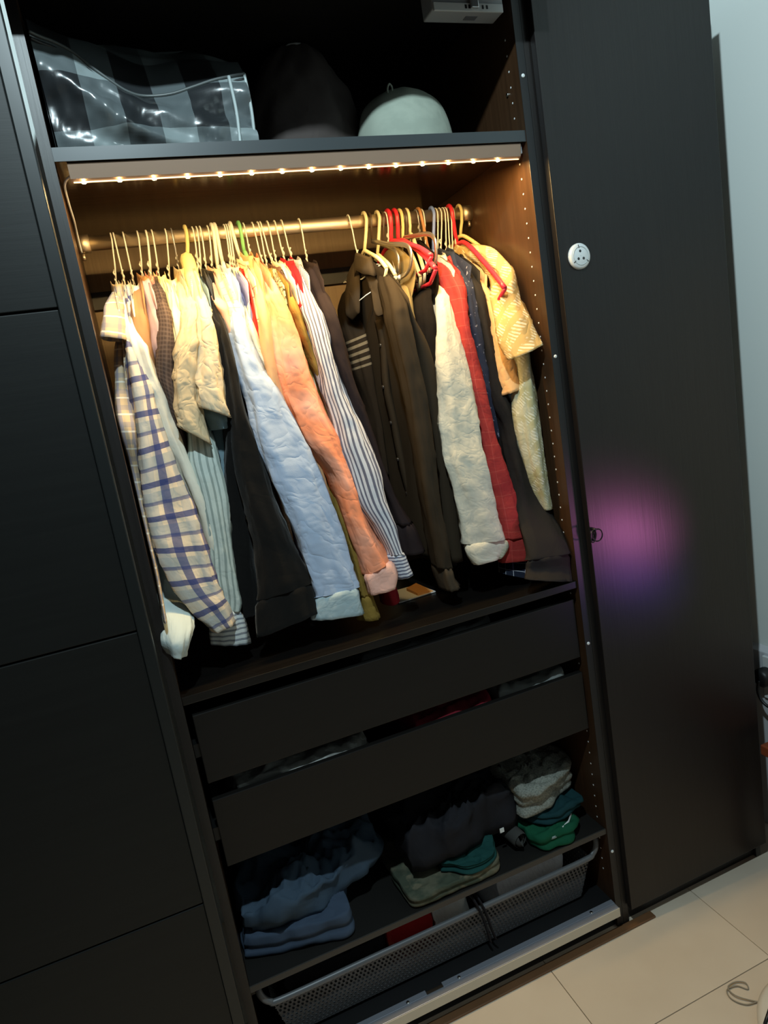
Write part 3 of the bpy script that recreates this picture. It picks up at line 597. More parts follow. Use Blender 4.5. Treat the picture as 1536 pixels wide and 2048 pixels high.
 {'desc': 'black shirt with a wide buttoned cuff beside the pale blue shirt', 'pat': 'black2', 'kind': 'long', 'torso': False, 'hem': 1.13, 'cuff': True, 'collar': False, 'wr': 1.0, 'rows': [(0.242, 1.855, 0.254, 1.857, 0.23), (0.238, 1.786, 0.249, 1.785, 0.16), (0.236, 1.715, 0.252, 1.721, 0.1), (0.235, 1.671, 0.254, 1.668, 0.085), (0.23, 1.609, 0.255, 1.608, 0.08), (0.223, 1.548, 0.256, 1.545, 0.075), (0.218, 1.486, 0.266, 1.479, 0.07), (0.213, 1.423, 0.271, 1.414, 0.065), (0.214, 1.356, 0.278, 1.345, 0.06), (0.216, 1.294, 0.29, 1.279, 0.055), (0.216, 1.249, 0.299, 1.229, 0.055), (0.205, 1.168, 0.316, 1.162, 0.05), (0.198, 1.141, 0.321, 1.151, 0.05), (0.19, 1.102, 0.323, 1.116, 0.05), (0.184, 1.062, 0.324, 1.083, 0.05)], 'hook': None},
 {'desc': 'salmon shirt with a pale shoulder, a sliver beside the black sleeve', 'pat': 'salmon', 'kind': 'long', 'torso': True, 'hem': 1.13, 'cuff': False, 'collar': True, 'wr': 1.0, 'rows': [(0.247, 1.865, 0.27, 1.871, 0.25), (0.244, 1.81, 0.269, 1.812, 0.19), (0.243, 1.774, 0.271, 1.765, 0.13), (0.251, 1.743, 0.268, 1.743, 0.12), (0.257, 1.684, 0.272, 1.682, 0.12), (0.264, 1.631, 0.275, 1.629, 0.12), (0.267, 1.587, 0.275, 1.586, 0.12), (0.276, 1.521, 0.282, 1.52, 0.13)], 'hook': (0.282, 0.276, 1.88, 'wire', 'white')},
 {'desc': 'off-white shirt with faint brown checks near the middle left', 'pat': 'offwhite', 'kind': 'long', 'torso': True, 'hem': 1.13, 'cuff': False, 'collar': True, 'wr': 1.0, 'rows': [(0.269, 1.868, 0.295, 1.873, 0.25), (0.268, 1.808, 0.296, 1.815, 0.19), (0.267, 1.767, 0.298, 1.764, 0.14), (0.267, 1.734, 0.301, 1.724, 0.13), (0.276, 1.683, 0.299, 1.68, 0.13), (0.291, 1.606, 0.308, 1.604, 0.14), (0.304, 1.471, 0.317, 1.469, 0.14)], 'hook': (0.292, 0.288, 1.876, 'plastic', 'white')},
 {'desc': 'pale blue crinkled shirt with a grey-blue cuff', 'pat': 'paleblue', 'kind': 'long', 'torso': True, 'hem': 1.13, 'cuff': True, 'collar': True, 'wr': 1.2, 'rows': [(0.296, 1.866, 0.322, 1.871, 0.25), (0.282, 1.783, 0.312, 1.791, 0.17), (0.265, 1.731, 0.299, 1.718, 0.105), (0.258, 1.689, 0.302, 1.675, 0.09), (0.258, 1.636, 0.313, 1.62, 0.075), (0.263, 1.583, 0.332, 1.576, 0.065), (0.263, 1.531, 0.345, 1.517, 0.06), (0.265, 1.477, 0.358, 1.463, 0.055), (0.28, 1.383, 0.381, 1.369, 0.05), (0.3, 1.282, 0.403, 1.258, 0.05), (0.313, 1.197, 0.413, 1.172, 0.05), (0.324, 1.125, 0.42, 1.119, 0.05), (0.32, 1.117, 0.421, 1.113, 0.05), (0.31, 1.094, 0.421, 1.08, 0.05), (0.305, 1.067, 0.423, 1.049, 0.05)], 'hook': (0.299, 0.301, 1.882, 'plastic', 'white')},
 {'desc': 'white speckled shirt squeezed beside the pale blue one', 'pat': 'speckle', 'kind': 'long', 'torso': True, 'hem': 1.13, 'cuff': False, 'collar': True, 'wr': 1.0, 'rows': [(0.32, 1.86, 0.335, 1.868, 0.25), (0.308, 1.782, 0.325, 1.782, 0.18), (0.299, 1.72, 0.32, 1.719, 0.13), (0.3, 1.681, 0.321, 1.674, 0.12), (0.31, 1.642, 0.327, 1.631, 0.11), (0.323, 1.589, 0.341, 1.587, 0.12), (0.344, 1.509, 0.359, 1.507, 0.13)], 'hook': (0.32, 0.319, 1.882, 'wire', 'white')},
 {'desc': 'grey-lilac shirt, a thin sliver left of the scarlet one', 'pat': 'lilac', 'kind': 'long', 'torso': True, 'hem': 1.13, 'cuff': False, 'collar': False, 'wr': 1.0, 'rows': [(0.308, 1.833, 0.32, 1.836, 0.22), (0.307, 1.791, 0.32, 1.795, 0.18), (0.31, 1.753, 0.322, 1.754, 0.15), (0.312, 1.722, 0.32, 1.723, 0.14), (0.317, 1.679, 0.323, 1.678, 0.14)], 'hook': (0.325, 0.324, 1.88, 'wire', 'white')},
 {'desc': 'scarlet shirt squeezed among cream shirts near the green hanger', 'pat': 'scarlet', 'kind': 'long', 'torso': True, 'hem': 1.13, 'cuff': False, 'collar': True, 'wr': 1.0, 'rows': [(0.32, 1.856, 0.335, 1.861, 0.24), (0.317, 1.826, 0.333, 1.829, 0.2), (0.313, 1.776, 0.331, 1.776, 0.16), (0.314, 1.741, 0.328, 1.741, 0.14), (0.314, 1.707, 0.328, 1.708, 0.13), (0.317, 1.675, 0.329, 1.67, 0.13), (0.328, 1.623, 0.336, 1.622, 0.14)], 'hook': (0.33, 0.329, 1.877, 'wire', 'white')},
 {'desc': 'cream shirt with dark stitch marks beside the scarlet one', 'pat': 'stitch', 'kind': 'long', 'torso': True, 'hem': 1.13, 'cuff': False, 'collar': True, 'wr': 1.0, 'rows': [(0.331, 1.879, 0.352, 1.886, 0.25), (0.329, 1.825, 0.349, 1.834, 0.2), (0.326, 1.785, 0.345, 1.785, 0.16), (0.324, 1.75, 0.341, 1.75, 0.14), (0.323, 1.706, 0.335, 1.707, 0.13), (0.325, 1.674, 0.334, 1.675, 0.13), (0.339, 1.621, 0.347, 1.62, 0.14)], 'hook': (0.335, 0.345, 1.891, 'plastic', 'white')},
 {'desc': 'pale apricot shirt hung on the green hanger', 'pat': 'apricot', 'kind': 'long', 'torso': True, 'hem': 1.13, 'cuff': False, 'collar': True, 'wr': 1.0, 'rows': [(0.346, 1.894, 0.38, 1.893, 0.25), (0.339, 1.84, 0.368, 1.843, 0.2), (0.336, 1.793, 0.359, 1.799, 0.15), (0.331, 1.757, 0.356, 1.75, 0.12), (0.327, 1.723, 0.353, 1.72, 0.105), (0.319, 1.66, 0.35, 1.658, 0.095), (0.319, 1.597, 0.348, 1.594, 0.09), (0.326, 1.542, 0.354, 1.538, 0.09), (0.339, 1.485, 0.366, 1.483, 0.09), (0.364, 1.428, 0.389, 1.434, 0.09), (0.381, 1.367, 0.404, 1.363, 0.1), (0.399, 1.305, 0.41, 1.302, 0.11)], 'hook': (0.354, 0.356, 1.903, 'plastic', 'green')},
 {'desc': 'bright orange shirt with a pink buttoned cuff', 'pat': 'orange', 'kind': 'long', 'torso': True, 'hem': 1.13, 'cuff': True, 'collar': True, 'wr': 0.9, 'rows': [(0.368, 1.87, 0.391, 1.876, 0.25), (0.366, 1.819, 0.389, 1.821, 0.19), (0.356, 1.776, 0.389, 1.769, 0.125), (0.357, 1.751, 0.393, 1.739, 0.105), (0.352, 1.715, 0.397, 1.704, 0.09), (0.344, 1.655, 0.403, 1.658, 0.08), (0.342, 1.613, 0.408, 1.606, 0.075), (0.346, 1.559, 0.416, 1.559, 0.07), (0.355, 1.515, 0.424, 1.506, 0.065), (0.369, 1.461, 0.441, 1.448, 0.06), (0.394, 1.414, 0.448, 1.406, 0.058), (0.412, 1.376, 0.452, 1.372, 0.055), (0.419, 1.327, 0.46, 1.317, 0.053), (0.425, 1.274, 0.47, 1.257, 0.05), (0.434, 1.216, 0.487, 1.211, 0.05), (0.446, 1.145, 0.507, 1.168, 0.05), (0.448, 1.135, 0.512, 1.155, 0.05), (0.45, 1.111, 0.521, 1.119, 0.05), (0.453, 1.087, 0.511, 1.089, 0.05)], 'hook': (0.365, 0.369, 1.897, 'wire', 'white')},
 {'desc': 'olive gold corduroy shirt with its cuff below the pale blue cuff', 'pat': 'gold', 'kind': 'long', 'torso': True, 'hem': 1.13, 'cuff': True, 'collar': True, 'wr': 1.0, 'rows': [(0.422, 1.854, 0.437, 1.856, 0.24), (0.417, 1.829, 0.435, 1.832, 0.21), (0.409, 1.779, 0.424, 1.769, 0.15), (0.402, 1.744, 0.422, 1.742, 0.12), (0.406, 1.715, 0.426, 1.71, 0.115), (0.41, 1.686, 0.428, 1.684, 0.11), (0.417, 1.66, 0.432, 1.66, 0.11), (0.424, 1.623, 0.441, 1.623, 0.11), (0.435, 1.558, 0.452, 1.558, 0.11), (0.429, 1.46, 0.459, 1.467, 0.11), (0.413, 1.375, 0.439, 1.373, 0.1), (0.412, 1.295, 0.436, 1.306, 0.09), (0.424, 1.213, 0.446, 1.198, 0.085), (0.431, 1.14, 0.453, 1.108, 0.08), (0.427, 1.081, 0.462, 1.076, 0.08), (0.426, 1.059, 0.465, 1.056, 0.08), (0.423, 1.024, 0.472, 1.017, 0.08)], 'hook': (0.386, 0.394, 1.871, 'wire', 'white')},
 {'desc': 'cream and black floral shirt beside the orange shirt', 'pat': 'floral', 'kind': 'long', 'torso': True, 'hem': 1.13, 'cuff': False, 'collar': True, 'wr': 1.0, 'rows': [(0.39, 1.859, 0.412, 1.865, 0.25), (0.394, 1.818, 0.41, 1.819, 0.2), (0.389, 1.778, 0.403, 1.779, 0.16), (0.389, 1.753, 0.4, 1.754, 0.14), (0.396, 1.679, 0.404, 1.678, 0.14)], 'hook': (0.399, 0.403, 1.87, 'wire', 'white')},
 {'desc': 'mid-brown shirt, a thin sliver left of the yellow and white ones', 'pat': 'brownsliver', 'kind': 'long', 'torso': True, 'hem': 1.13, 'cuff': False, 'collar': True, 'wr': 1.0, 'rows': [(0.415, 1.866, 0.43, 1.871, 0.25), (0.408, 1.817, 0.422, 1.822, 0.2), (0.403, 1.777, 0.416, 1.778, 0.16), (0.403, 1.747, 0.412, 1.749, 0.15), (0.408, 1.668, 0.413, 1.667, 0.15)], 'hook': (0.405, 0.417, 1.873, 'wire', 'white')},
 {'desc': 'bright white shirt just left of the dark red one', 'pat': 'white2', 'kind': 'long', 'torso': True, 'hem': 1.13, 'cuff': False, 'collar': True, 'wr': 1.0, 'rows': [(0.429, 1.876, 0.446, 1.88, 0.25), (0.419, 1.84, 0.439, 1.845, 0.21), (0.416, 1.788, 0.433, 1.797, 0.17), (0.418, 1.763, 0.432, 1.752, 0.15), (0.424, 1.721, 0.433, 1.72, 0.15)], 'hook': (0.422, 0.427, 1.879, 'wire', 'white')},
 {'desc': 'dark red shirt left of the grey and white striped one', 'pat': 'darkred', 'kind': 'long', 'torso': True, 'hem': 1.13, 'cuff': True, 'collar': True, 'wr': 1.0, 'rows': [(0.443, 1.857, 0.456, 1.865, 0.24), (0.435, 1.825, 0.449, 1.819, 0.2), (0.43, 1.785, 0.444, 1.783, 0.16), (0.424, 1.748, 0.439, 1.743, 0.13), (0.427, 1.714, 0.438, 1.709, 0.12), (0.429, 1.686, 0.441, 1.681, 0.115), (0.431, 1.647, 0.446, 1.648, 0.115), (0.434, 1.614, 0.448, 1.614, 0.115), (0.447, 1.48, 0.458, 1.478, 0.12), (0.484, 1.176, 0.513, 1.181, 0.12), (0.5, 1.064, 0.537, 1.064, 0.12), (0.503, 1.03, 0.541, 1.03, 0.12)], 'hook': (0.439, 0.448, 1.884, 'wire', 'white')},
 {'desc': 'grey and white striped shirt with a ringed cuff', 'pat': 'stripe_grey', 'kind': 'long', 'torso': True, 'hem': 1.13, 'cuff': True, 'collar': True, 'wr': 1.0, 'rows': [(0.456, 1.873, 0.477, 1.877, 0.25), (0.45, 1.831, 0.469, 1.835, 0.21), (0.439, 1.8, 0.462, 1.789, 0.16), (0.431, 1.756, 0.463, 1.744, 0.12), (0.428, 1.73, 0.467, 1.722, 0.105), (0.429, 1.695, 0.467, 1.683, 0.09), (0.431, 1.644, 0.464, 1.639, 0.08), (0.433, 1.6, 0.469, 1.595, 0.075), (0.434, 1.546, 0.479, 1.541, 0.07), (0.441, 1.49, 0.495, 1.482, 0.065), (0.442, 1.436, 0.507, 1.429, 0.06), (0.451, 1.381, 0.521, 1.365, 0.055), (0.462, 1.298, 0.528, 1.289, 0.05), (0.484, 1.244, 0.538, 1.232, 0.05), (0.503, 1.188, 0.542, 1.171, 0.05), (0.506, 1.167, 0.546, 1.163, 0.05), (0.514, 1.137, 0.551, 1.135, 0.05), (0.522, 1.106, 0.557, 1.108, 0.05)], 'hook': (0.456, 0.466, 1.882, 'wire', 'white')},
 {'desc': 'dark plum-brown shirt on the lone wire hanger left of the gap', 'pat': 'plum', 'kind': 'long', 'torso': True, 'hem': 1.13, 'cuff': True, 'collar': True, 'wr': 1.0, 'rows': [(0.489, 1.862, 0.514, 1.86, 0.25), (0.477, 1.83, 0.506, 1.83, 0.22), (0.469, 1.772, 0.497, 1.786, 0.16), (0.464, 1.718, 0.498, 1.731, 0.105), (0.464, 1.683, 0.501, 1.689, 0.09), (0.464, 1.64, 0.501, 1.635, 0.085), (0.473, 1.584, 0.506, 1.579, 0.08), (0.483, 1.527, 0.516, 1.522, 0.08), (0.496, 1.458, 0.53, 1.463, 0.08), (0.515, 1.374, 0.544, 1.371, 0.08), (0.537, 1.288, 0.564, 1.284, 0.08), (0.549, 1.225, 0.591, 1.218, 0.08), (0.553, 1.178, 0.604, 1.173, 0.08), (0.556, 1.15, 0.609, 1.147, 0.08)], 'hook': (0.499, 0.503, 1.873, 'wire', 'white')},
 {'desc': 'olive khaki shirt, a sliver right of the black button shirt', 'pat': 'khaki', 'kind': 'long', 'torso': True, 'hem': 1.13, 'cuff': False, 'collar': False, 'wr': 1.0, 'rows': [(0.707, 1.787, 0.72, 1.785, 0.2), (0.68, 1.742, 0.692, 1.74, 0.13), (0.677, 1.684, 0.692, 1.682, 0.12), (0.679, 1.614, 0.696, 1.62, 0.12), (0.684, 1.55, 0.696, 1.544, 0.12), (0.687, 1.496, 0.699, 1.494, 0.12), (0.696, 1.376, 0.709, 1.373, 0.13), (0.704, 1.237, 0.718, 1.234, 0.13)], 'hook': (0.722, 0.721, 1.895, 'wire', 'white')},
 {'desc': 'plain black shirt hung below the red hangers', 'pat': 'black3', 'kind': 'long', 'torso': True, 'hem': 1.13, 'cuff': False, 'collar': False, 'wr': 1.0, 'rows': [(0.732, 1.75, 0.766, 1.767, 0.16), (0.707, 1.727, 0.75, 1.736, 0.13), (0.694, 1.68, 0.737, 1.675, 0.11), (0.687, 1.611, 0.727, 1.606, 0.1), (0.684, 1.519, 0.719, 1.492, 0.1), (0.677, 1.38, 0.709, 1.374, 0.1), (0.673, 1.259, 0.706, 1.252, 0.1), (0.67, 1.159, 0.699, 1.153, 0.1), (0.668, 1.096, 0.697, 1.089, 0.1)], 'hook': (0.823, 0.825, 1.904, 'wire', 'white')},
 {'desc': 'pale cream mottled shirt with a long washed cuff', 'pat': 'mottled', 'kind': 'long', 'torso': True, 'hem': 1.13, 'cuff': True, 'collar': True, 'wr': 1.3, 'rows': [(0.807, 1.803, 0.832, 1.816, 0.23), (0.774, 1.747, 0.811, 1.751, 0.15), (0.75, 1.708, 0.791, 1.694, 0.11), (0.725, 1.627, 0.786, 1.622, 0.085), (0.709, 1.548, 0.782, 1.54, 0.07), (0.704, 1.491, 0.783, 1.481, 0.065), (0.695, 1.437, 0.783, 1.424, 0.06), (0.691, 1.388, 0.783, 1.374, 0.055), (0.69, 1.346, 0.784, 1.33, 0.05), (0.699, 1.289, 0.79, 1.27, 0.05), (0.704, 1.221, 0.799, 1.205, 0.05), (0.705, 1.164, 0.808, 1.153, 0.05), (0.705, 1.147, 0.811, 1.134, 0.05), (0.707, 1.121, 0.815, 1.113, 0.05), (0.721, 1.093, 0.796, 1.092, 0.05)], 'hook': (0.851, 0.84, 1.862, 'plastic', 'blue')},
 {'desc': 'red corduroy shirt with a pale button at the cuff', 'pat': 'redcord', 'kind': 'long', 'torso': True, 'hem': 1.13, 'cuff': True, 'collar': True, 'wr': 1.0, 'rows': [(0.824, 1.844, 0.857, 1.839, 0.24), (0.801, 1.795, 0.849, 1.787, 0.17), (0.793, 1.759, 0.836, 1.755, 0.13), (0.791, 1.726, 0.827, 1.722, 0.11), (0.783, 1.655, 0.816, 1.653, 0.09), (0.786, 1.596, 0.822, 1.591, 0.085), (0.783, 1.505, 0.831, 1.498, 0.08), (0.797, 1.397, 0.839, 1.392, 0.075), (0.796, 1.303, 0.854, 1.304, 0.07), (0.803, 1.247, 0.864, 1.246, 0.07), (0.808, 1.17, 0.88, 1.156, 0.07), (0.808, 1.132, 0.89, 1.118, 0.07), (0.808, 1.112, 0.894, 1.096, 0.07), (0.802, 1.074, 0.885, 1.061, 0.07)], 'hook': (0.862, 0.853, 1.857, 'wire', 'white')},
 {'desc': 'dark navy denim shirt with white flecks', 'pat': 'denim', 'kind': 'long', 'torso': True, 'hem': 1.13, 'cuff': False, 'collar': True, 'wr': 1.0, 'rows': [(0.863, 1.841, 0.886, 1.841, 0.24), (0.852, 1.8, 0.882, 1.791, 0.19), (0.836, 1.762, 0.865, 1.754, 0.14), (0.833, 1.724, 0.859, 1.712, 0.125), (0.826, 1.665, 0.857, 1.664, 0.115), (0.828, 1.593, 0.859, 1.589, 0.11), (0.836, 1.52, 0.864, 1.512, 0.11), (0.844, 1.483, 0.865, 1.479, 0.11), (0.867, 1.37, 0.881, 1.367, 0.13)], 'hook': (0.873, 0.864, 1.869, 'wire', 'white')},
 {'desc': 'pale sky blue shirt, a sliver right of the navy denim', 'pat': 'sky', 'kind': 'short', 'torso': False, 'hem': 1.13, 'cuff': True, 'collar': False, 'wr': 1.0, 'rows': [(0.889, 1.8, 0.901, 1.798, 0.22), (0.867, 1.65, 0.88, 1.651, 0.13), (0.862, 1.566, 0.879, 1.566, 0.12), (0.865, 1.492, 0.888, 1.491, 0.12), (0.87, 1.467, 0.891, 1.466, 0.12), (0.872, 1.432, 0.892, 1.433, 0.12)], 'hook': (0.883, 0.879, 1.862, 'wire', 'white')},
 {'desc': 'charcoal brown shirt with a long flared cuff at the right', 'pat': 'charcoal', 'kind': 'long', 'torso': True, 'hem': 1.13, 'cuff': True, 'collar': True, 'wr': 1.0, 'rows': [(0.887, 1.826, 0.904, 1.827, 0.24), (0.872, 1.784, 0.903, 1.775, 0.18), (0.861, 1.747, 0.891, 1.744, 0.14), (0.856, 1.709, 0.887, 1.708, 0.12), (0.855, 1.661, 0.888, 1.659, 0.11), (0.855, 1.589, 0.884, 1.593, 0.1), (0.855, 1.516, 0.886, 1.514, 0.095), (0.859, 1.455, 0.895, 1.461, 0.09), (0.87, 1.404, 0.912, 1.399, 0.085), (0.869, 1.343, 0.919, 1.336, 0.08), (0.871, 1.28, 0.93, 1.271, 0.075), (0.87, 1.217, 0.941, 1.205, 0.07), (0.86, 1.159, 0.95, 1.157, 0.045), (0.851, 1.127, 0.952, 1.116, 0.02), (0.844, 1.09, 0.95, 1.079, 0.0), (0.84, 1.083, 0.951, 1.074, 0.0), (0.838, 1.057, 0.952, 1.036, 0.005), (0.816, 1.047, 0.933, 1.012, -0.025)], 'hook': (0.89, 0.889, 1.855, 'wire', 'white')},
 {'desc': 'dark tartan shirt, only its hem showing below the red cuff', 'pat': 'tartan', 'kind': 'long', 'torso': False, 'hem': 1.13, 'cuff': False, 'collar': False, 'wr': 1.0, 'rows': [(0.907, 1.781, 0.919, 1.78, 0.26), (0.89, 1.597, 0.907, 1.595, 0.2), (0.88, 1.405, 0.902, 1.402, 0.17), (0.869, 1.239, 0.917, 1.229, 0.15), (0.846, 1.086, 0.916, 1.072, 0.13), (0.809, 1.041, 0.875, 1.013, 0.07)], 'hook': None},
 {'desc': 'peach short-sleeved shirt at the right end', 'pat': 'peach', 'kind': 'short', 'torso': True, 'hem': 1.25, 'cuff': True, 'collar': False, 'wr': 1.8, 'rows': [(0.905, 1.804, 0.924, 1.79, 0.22), (0.885, 1.754, 0.918, 1.734, 0.15), (0.884, 1.716, 0.912, 1.716, 0.125), (0.879, 1.657, 0.907, 1.656, 0.105), (0.873, 1.604, 0.913, 1.592, 0.09), (0.873, 1.56, 0.92, 1.563, 0.08), (0.875, 1.514, 0.931, 1.528, 0.075), (0.878, 1.48, 0.944, 1.494, 0.07)], 'hook': (0.9, 0.896, 1.848, 'wire', 'white')},
 {'desc': 'slate blue shirt whose sleeve peeps out below the peach one', 'pat': 'slate', 'kind': 'short', 'torso': False, 'hem': 1.13, 'cuff': True, 'collar': False, 'wr': 1.0, 'rows': [(0.937, 1.796, 0.951, 1.791, 0.255), (0.92, 1.664, 0.939, 1.662, 0.17), (0.915, 1.549, 0.944, 1.545, 0.13), (0.9, 1.479, 0.952, 1.488, 0.075), (0.923, 1.437, 0.952, 1.44, 0.09)], 'hook': (0.909, 0.906, 1.848, 'wire', 'white')},
 {'desc': 'ochre shirt with pale lettering print, rightmost on the rail', 'pat': 'print', 'kind': 'short', 'torso': True, 'hem': 1.2, 'cuff': True, 'collar': True, 'wr': 1.6, 'rows': [(0.923, 1.884, 0.951, 1.871, 0.265), (0.907, 1.838, 0.952, 1.842, 0.175), (0.91, 1.793, 0.95, 1.801, 0.115), (0.904, 1.749, 0.949, 1.757, 0.075), (0.889, 1.696, 0.95, 1.703, 0.065), (0.869, 1.637, 0.95, 1.65, 0.035), (0.863, 1.589, 0.951, 1.608, 0.015), (0.866, 1.56, 0.95, 1.581, 0.0)], 'strip': [(0.919, 1.647, 0.951, 1.643, 0.055), (0.912, 1.531, 0.949, 1.538, 0.055), (0.899, 1.462, 0.951, 1.45, 0.05), (0.897, 1.377, 0.949, 1.374, 0.045), (0.906, 1.302, 0.95, 1.304, 0.045), (0.917, 1.237, 0.951, 1.233, 0.045), (0.93, 1.182, 0.952, 1.182, 0.045)], 'hook': (0.902, 0.913, 1.875, 'big', 'red')}]
for i, d in enumerate(SH): shirt(i, d)
# pale button on the red cuff, white care tag on the ochre shirt
for o in [o for o in C.objects if o.get('label', '').startswith('red corduroy')]:
    part('button', MB().disc((0.874, 0.06, 1.093), 'y', 0.0055, 0.003, 16, 0.001), white_pl, o)
for o in [o for o in C.objects if o.get('label', '').startswith('ochre shirt')]:
    part('care_tag', MB().box(1.018-0.008, 1.018+0.006, 0.139, 0.1405, 1.265-0.018, 1.265+0.018), white_pl, o)
# ---------------------------------------------------------------- black button shirt turned to the gap
pf = empty('button_shirt', (0.634, RY, 1.863), label='black button-front shirt with wing collar and striped sleeve facing the gap', cat='shirt', group='shirts hanging on the clothes rail')
def polo_torso():
    nv, nu = 44, 64; rings = []; uvs = []
    hem = 1.10; yf, yb = 0.085, 0.45
    for i in range(nv+1):
        v = i/nv; ring = []; uv = []
        for k in range(nu):
            a = 2*PI*k/nu; cy = math.copysign(abs(math.cos(a))**0.6, math.cos(a))
            y = (yf+yb)/2 + (yb-yf)/2*cy
            dy = abs(y-RY); zt = 1.856 - max(0.0, dy-0.045)*0.60 - max(0.0, dy-0.045)**2*1.4
            z = hem + (zt-hem)*v
            below = min(1.0, max(0.0, (zt-z)/0.16)); below = below*below*(3-2*below)
            xs = 0.640 + (RY-y)*0.12
            xm = 0.677 + (0.26-y)*0.10 + 0.012*nz(y*3, z*3, 1.7)
            x = xs + (xm-xs)*below
            th = (0.004 + 0.022*below)*math.copysign(abs(math.sin(a))**0.55, math.sin(a))
            fd = 0.010*below*nz(y*16+z*2.5, z*2.2, 4.0) + 0.004*below*nz(y*38+z*5, z*5, 9.0)
            ring.append(Vector((x+th+fd, y, z))); uv.append((y, z))
        rings.append(ring); uvs.append(uv)
    return MB().loft(rings, uvs, cap0=True, cap1=True)
part('torso', polo_torso(), FAB['polo'], pf)
part('sleeve', tube_cloth([(0.644, 1.818, 0.683, 1.803, 0.17), (0.625, 1.732, 0.665, 1.729, 0.09), (0.616, 1.686, 0.658, 1.689, 0.07), (0.62, 1.596, 0.663, 1.596, 0.06), (0.624, 1.506, 0.667, 1.499, 0.055), (0.625, 1.391, 0.662, 1.384, 0.05), (0.626, 1.274, 0.657, 1.267, 0.05), (0.628, 1.177, 0.657, 1.171, 0.05), (0.631, 1.103, 0.659, 1.099, 0.05)], 3.3, 0.7, open_end=False), FAB['polo'], pf)
part('cuff', tube_cloth([(0.629, 1.111, 0.66, 1.106, 0.048), (0.631, 1.104, 0.66, 1.099, 0.048), (0.633, 1.072, 0.662, 1.071, 0.046), (0.636, 1.047, 0.673, 1.046, 0.045)], 4.3, 0.5, fold=0.4), FAB['polo_lit'], pf)
ns = part('far_sleeve', tube_cloth([(0.621, 1.806, 0.662, 1.823, 0.42), (0.604, 1.734, 0.657, 1.747, 0.38), (0.602, 1.675, 0.652, 1.687, 0.345), (0.606, 1.609, 0.647, 1.616, 0.335), (0.616, 1.529, 0.644, 1.531, 0.335), (0.621, 1.425, 0.645, 1.427, 0.335), (0.622, 1.316, 0.642, 1.314, 0.335)], 5.1, 0.6), fabric('cloth_striped_sleeve', (0.022,0.016,0.011), [('vr',0.0185,0.42,(0.20,0.17,0.12),0.0,0.9,0.1305,0.2095)]), pf)
def flap(pts, dx, th=0.004, n=40):
    """collar wing: outline in space, puffed and given thickness"""
    cl = [Vector(p) for p in pts] + [Vector(pts[0])]; per = n//len(pts); loop = [cl[i].lerp(cl[i+1], j/per) for i in range(len(pts)) for j in range(per)]; n = len(loop)
    c = sum((Vector(p) for p in loop), Vector())/n
    m = MB(); rings = []
    for q, off in ((1.0, th), (1.03, th*0.5), (1.0, 0.0), (0.93, -dx*0.45), (0.75, -dx*0.8), (0.3, -dx*1.1), (0.02, -dx*1.1)):
        rings.append([c + (Vector(p)-c)*q + Vector((off + 0.002*nz(p[1]*30, p[2]*30, q*3), 0, 0)) for p in loop])
    m.loft(rings, cap0=True, cap1=True)
    return m
part('collar_wing', flap([(0.638, 0.3, 1.877), (0.628, 0.36, 1.845), (0.609, 0.36, 1.781), (0.602, 0.355, 1.74), (0.61, 0.34, 1.727), (0.617, 0.3, 1.739), (0.626, 0.29, 1.803), (0.633, 0.288, 1.857)], 0.010), FAB['polo_lit'], pf)
part('collar_wing', flap([(0.639, 0.285, 1.873), (0.651, 0.245, 1.851), (0.653, 0.21, 1.799), (0.66, 0.195, 1.737), (0.648, 0.2, 1.719), (0.632, 0.215, 1.714), (0.641, 0.235, 1.755), (0.643, 0.26, 1.808)], 0.010), FAB['polo_lit'], pf)
part('collar_stand', collar_cloth(0.640, 1.866, 2.2, hx=0.016, hy=0.05, h=0.03), FAB['polo_lit'], pf)
part('piping', MB().tube([(0.608, 0.255, 1.761), (0.625, 0.245, 1.771), (0.645, 0.24, 1.78)], 0.0014, 6), white_pl, pf, label='thin white piping line inside the collar')
plk = [(0.651, 0.26, 1.71), (0.653, 0.26, 1.648), (0.643, 0.26, 1.546), (0.648, 0.26, 1.453), (0.651, 0.26, 1.357), (0.659, 0.26, 1.266), (0.669, 0.26, 1.176)]
pm = MB(); pm.loft([[(x-0.006, y-0.014, z), (x-0.0075, y, z), (x-0.006, y+0.014, z), (x+0.006, y+0.014, z), (x+0.006, y-0.014, z)] for x, y, z in crom(plk, 30)], cap0=True, cap1=True)
po = part('placket', pm, FAB['polo'], pf)
for (x, y, z) in [(0.655, 0.26, 1.648), (0.644, 0.26, 1.545), (0.649, 0.26, 1.453), (0.652, 0.26, 1.357), (0.662, 0.26, 1.265)]:
    part('button', MB().disc((x-0.008, y, z), 'x', 0.0056, 0.004, 16, 0.0015), simple('dark_button', (0.03,0.026,0.024), 0.2), po)
hanger('thin white wire hanger carrying the black button-front shirt', 0.6240, 0.6350, 1.8620, 'wire', 'white', (0.652, 0.19, 1.828))
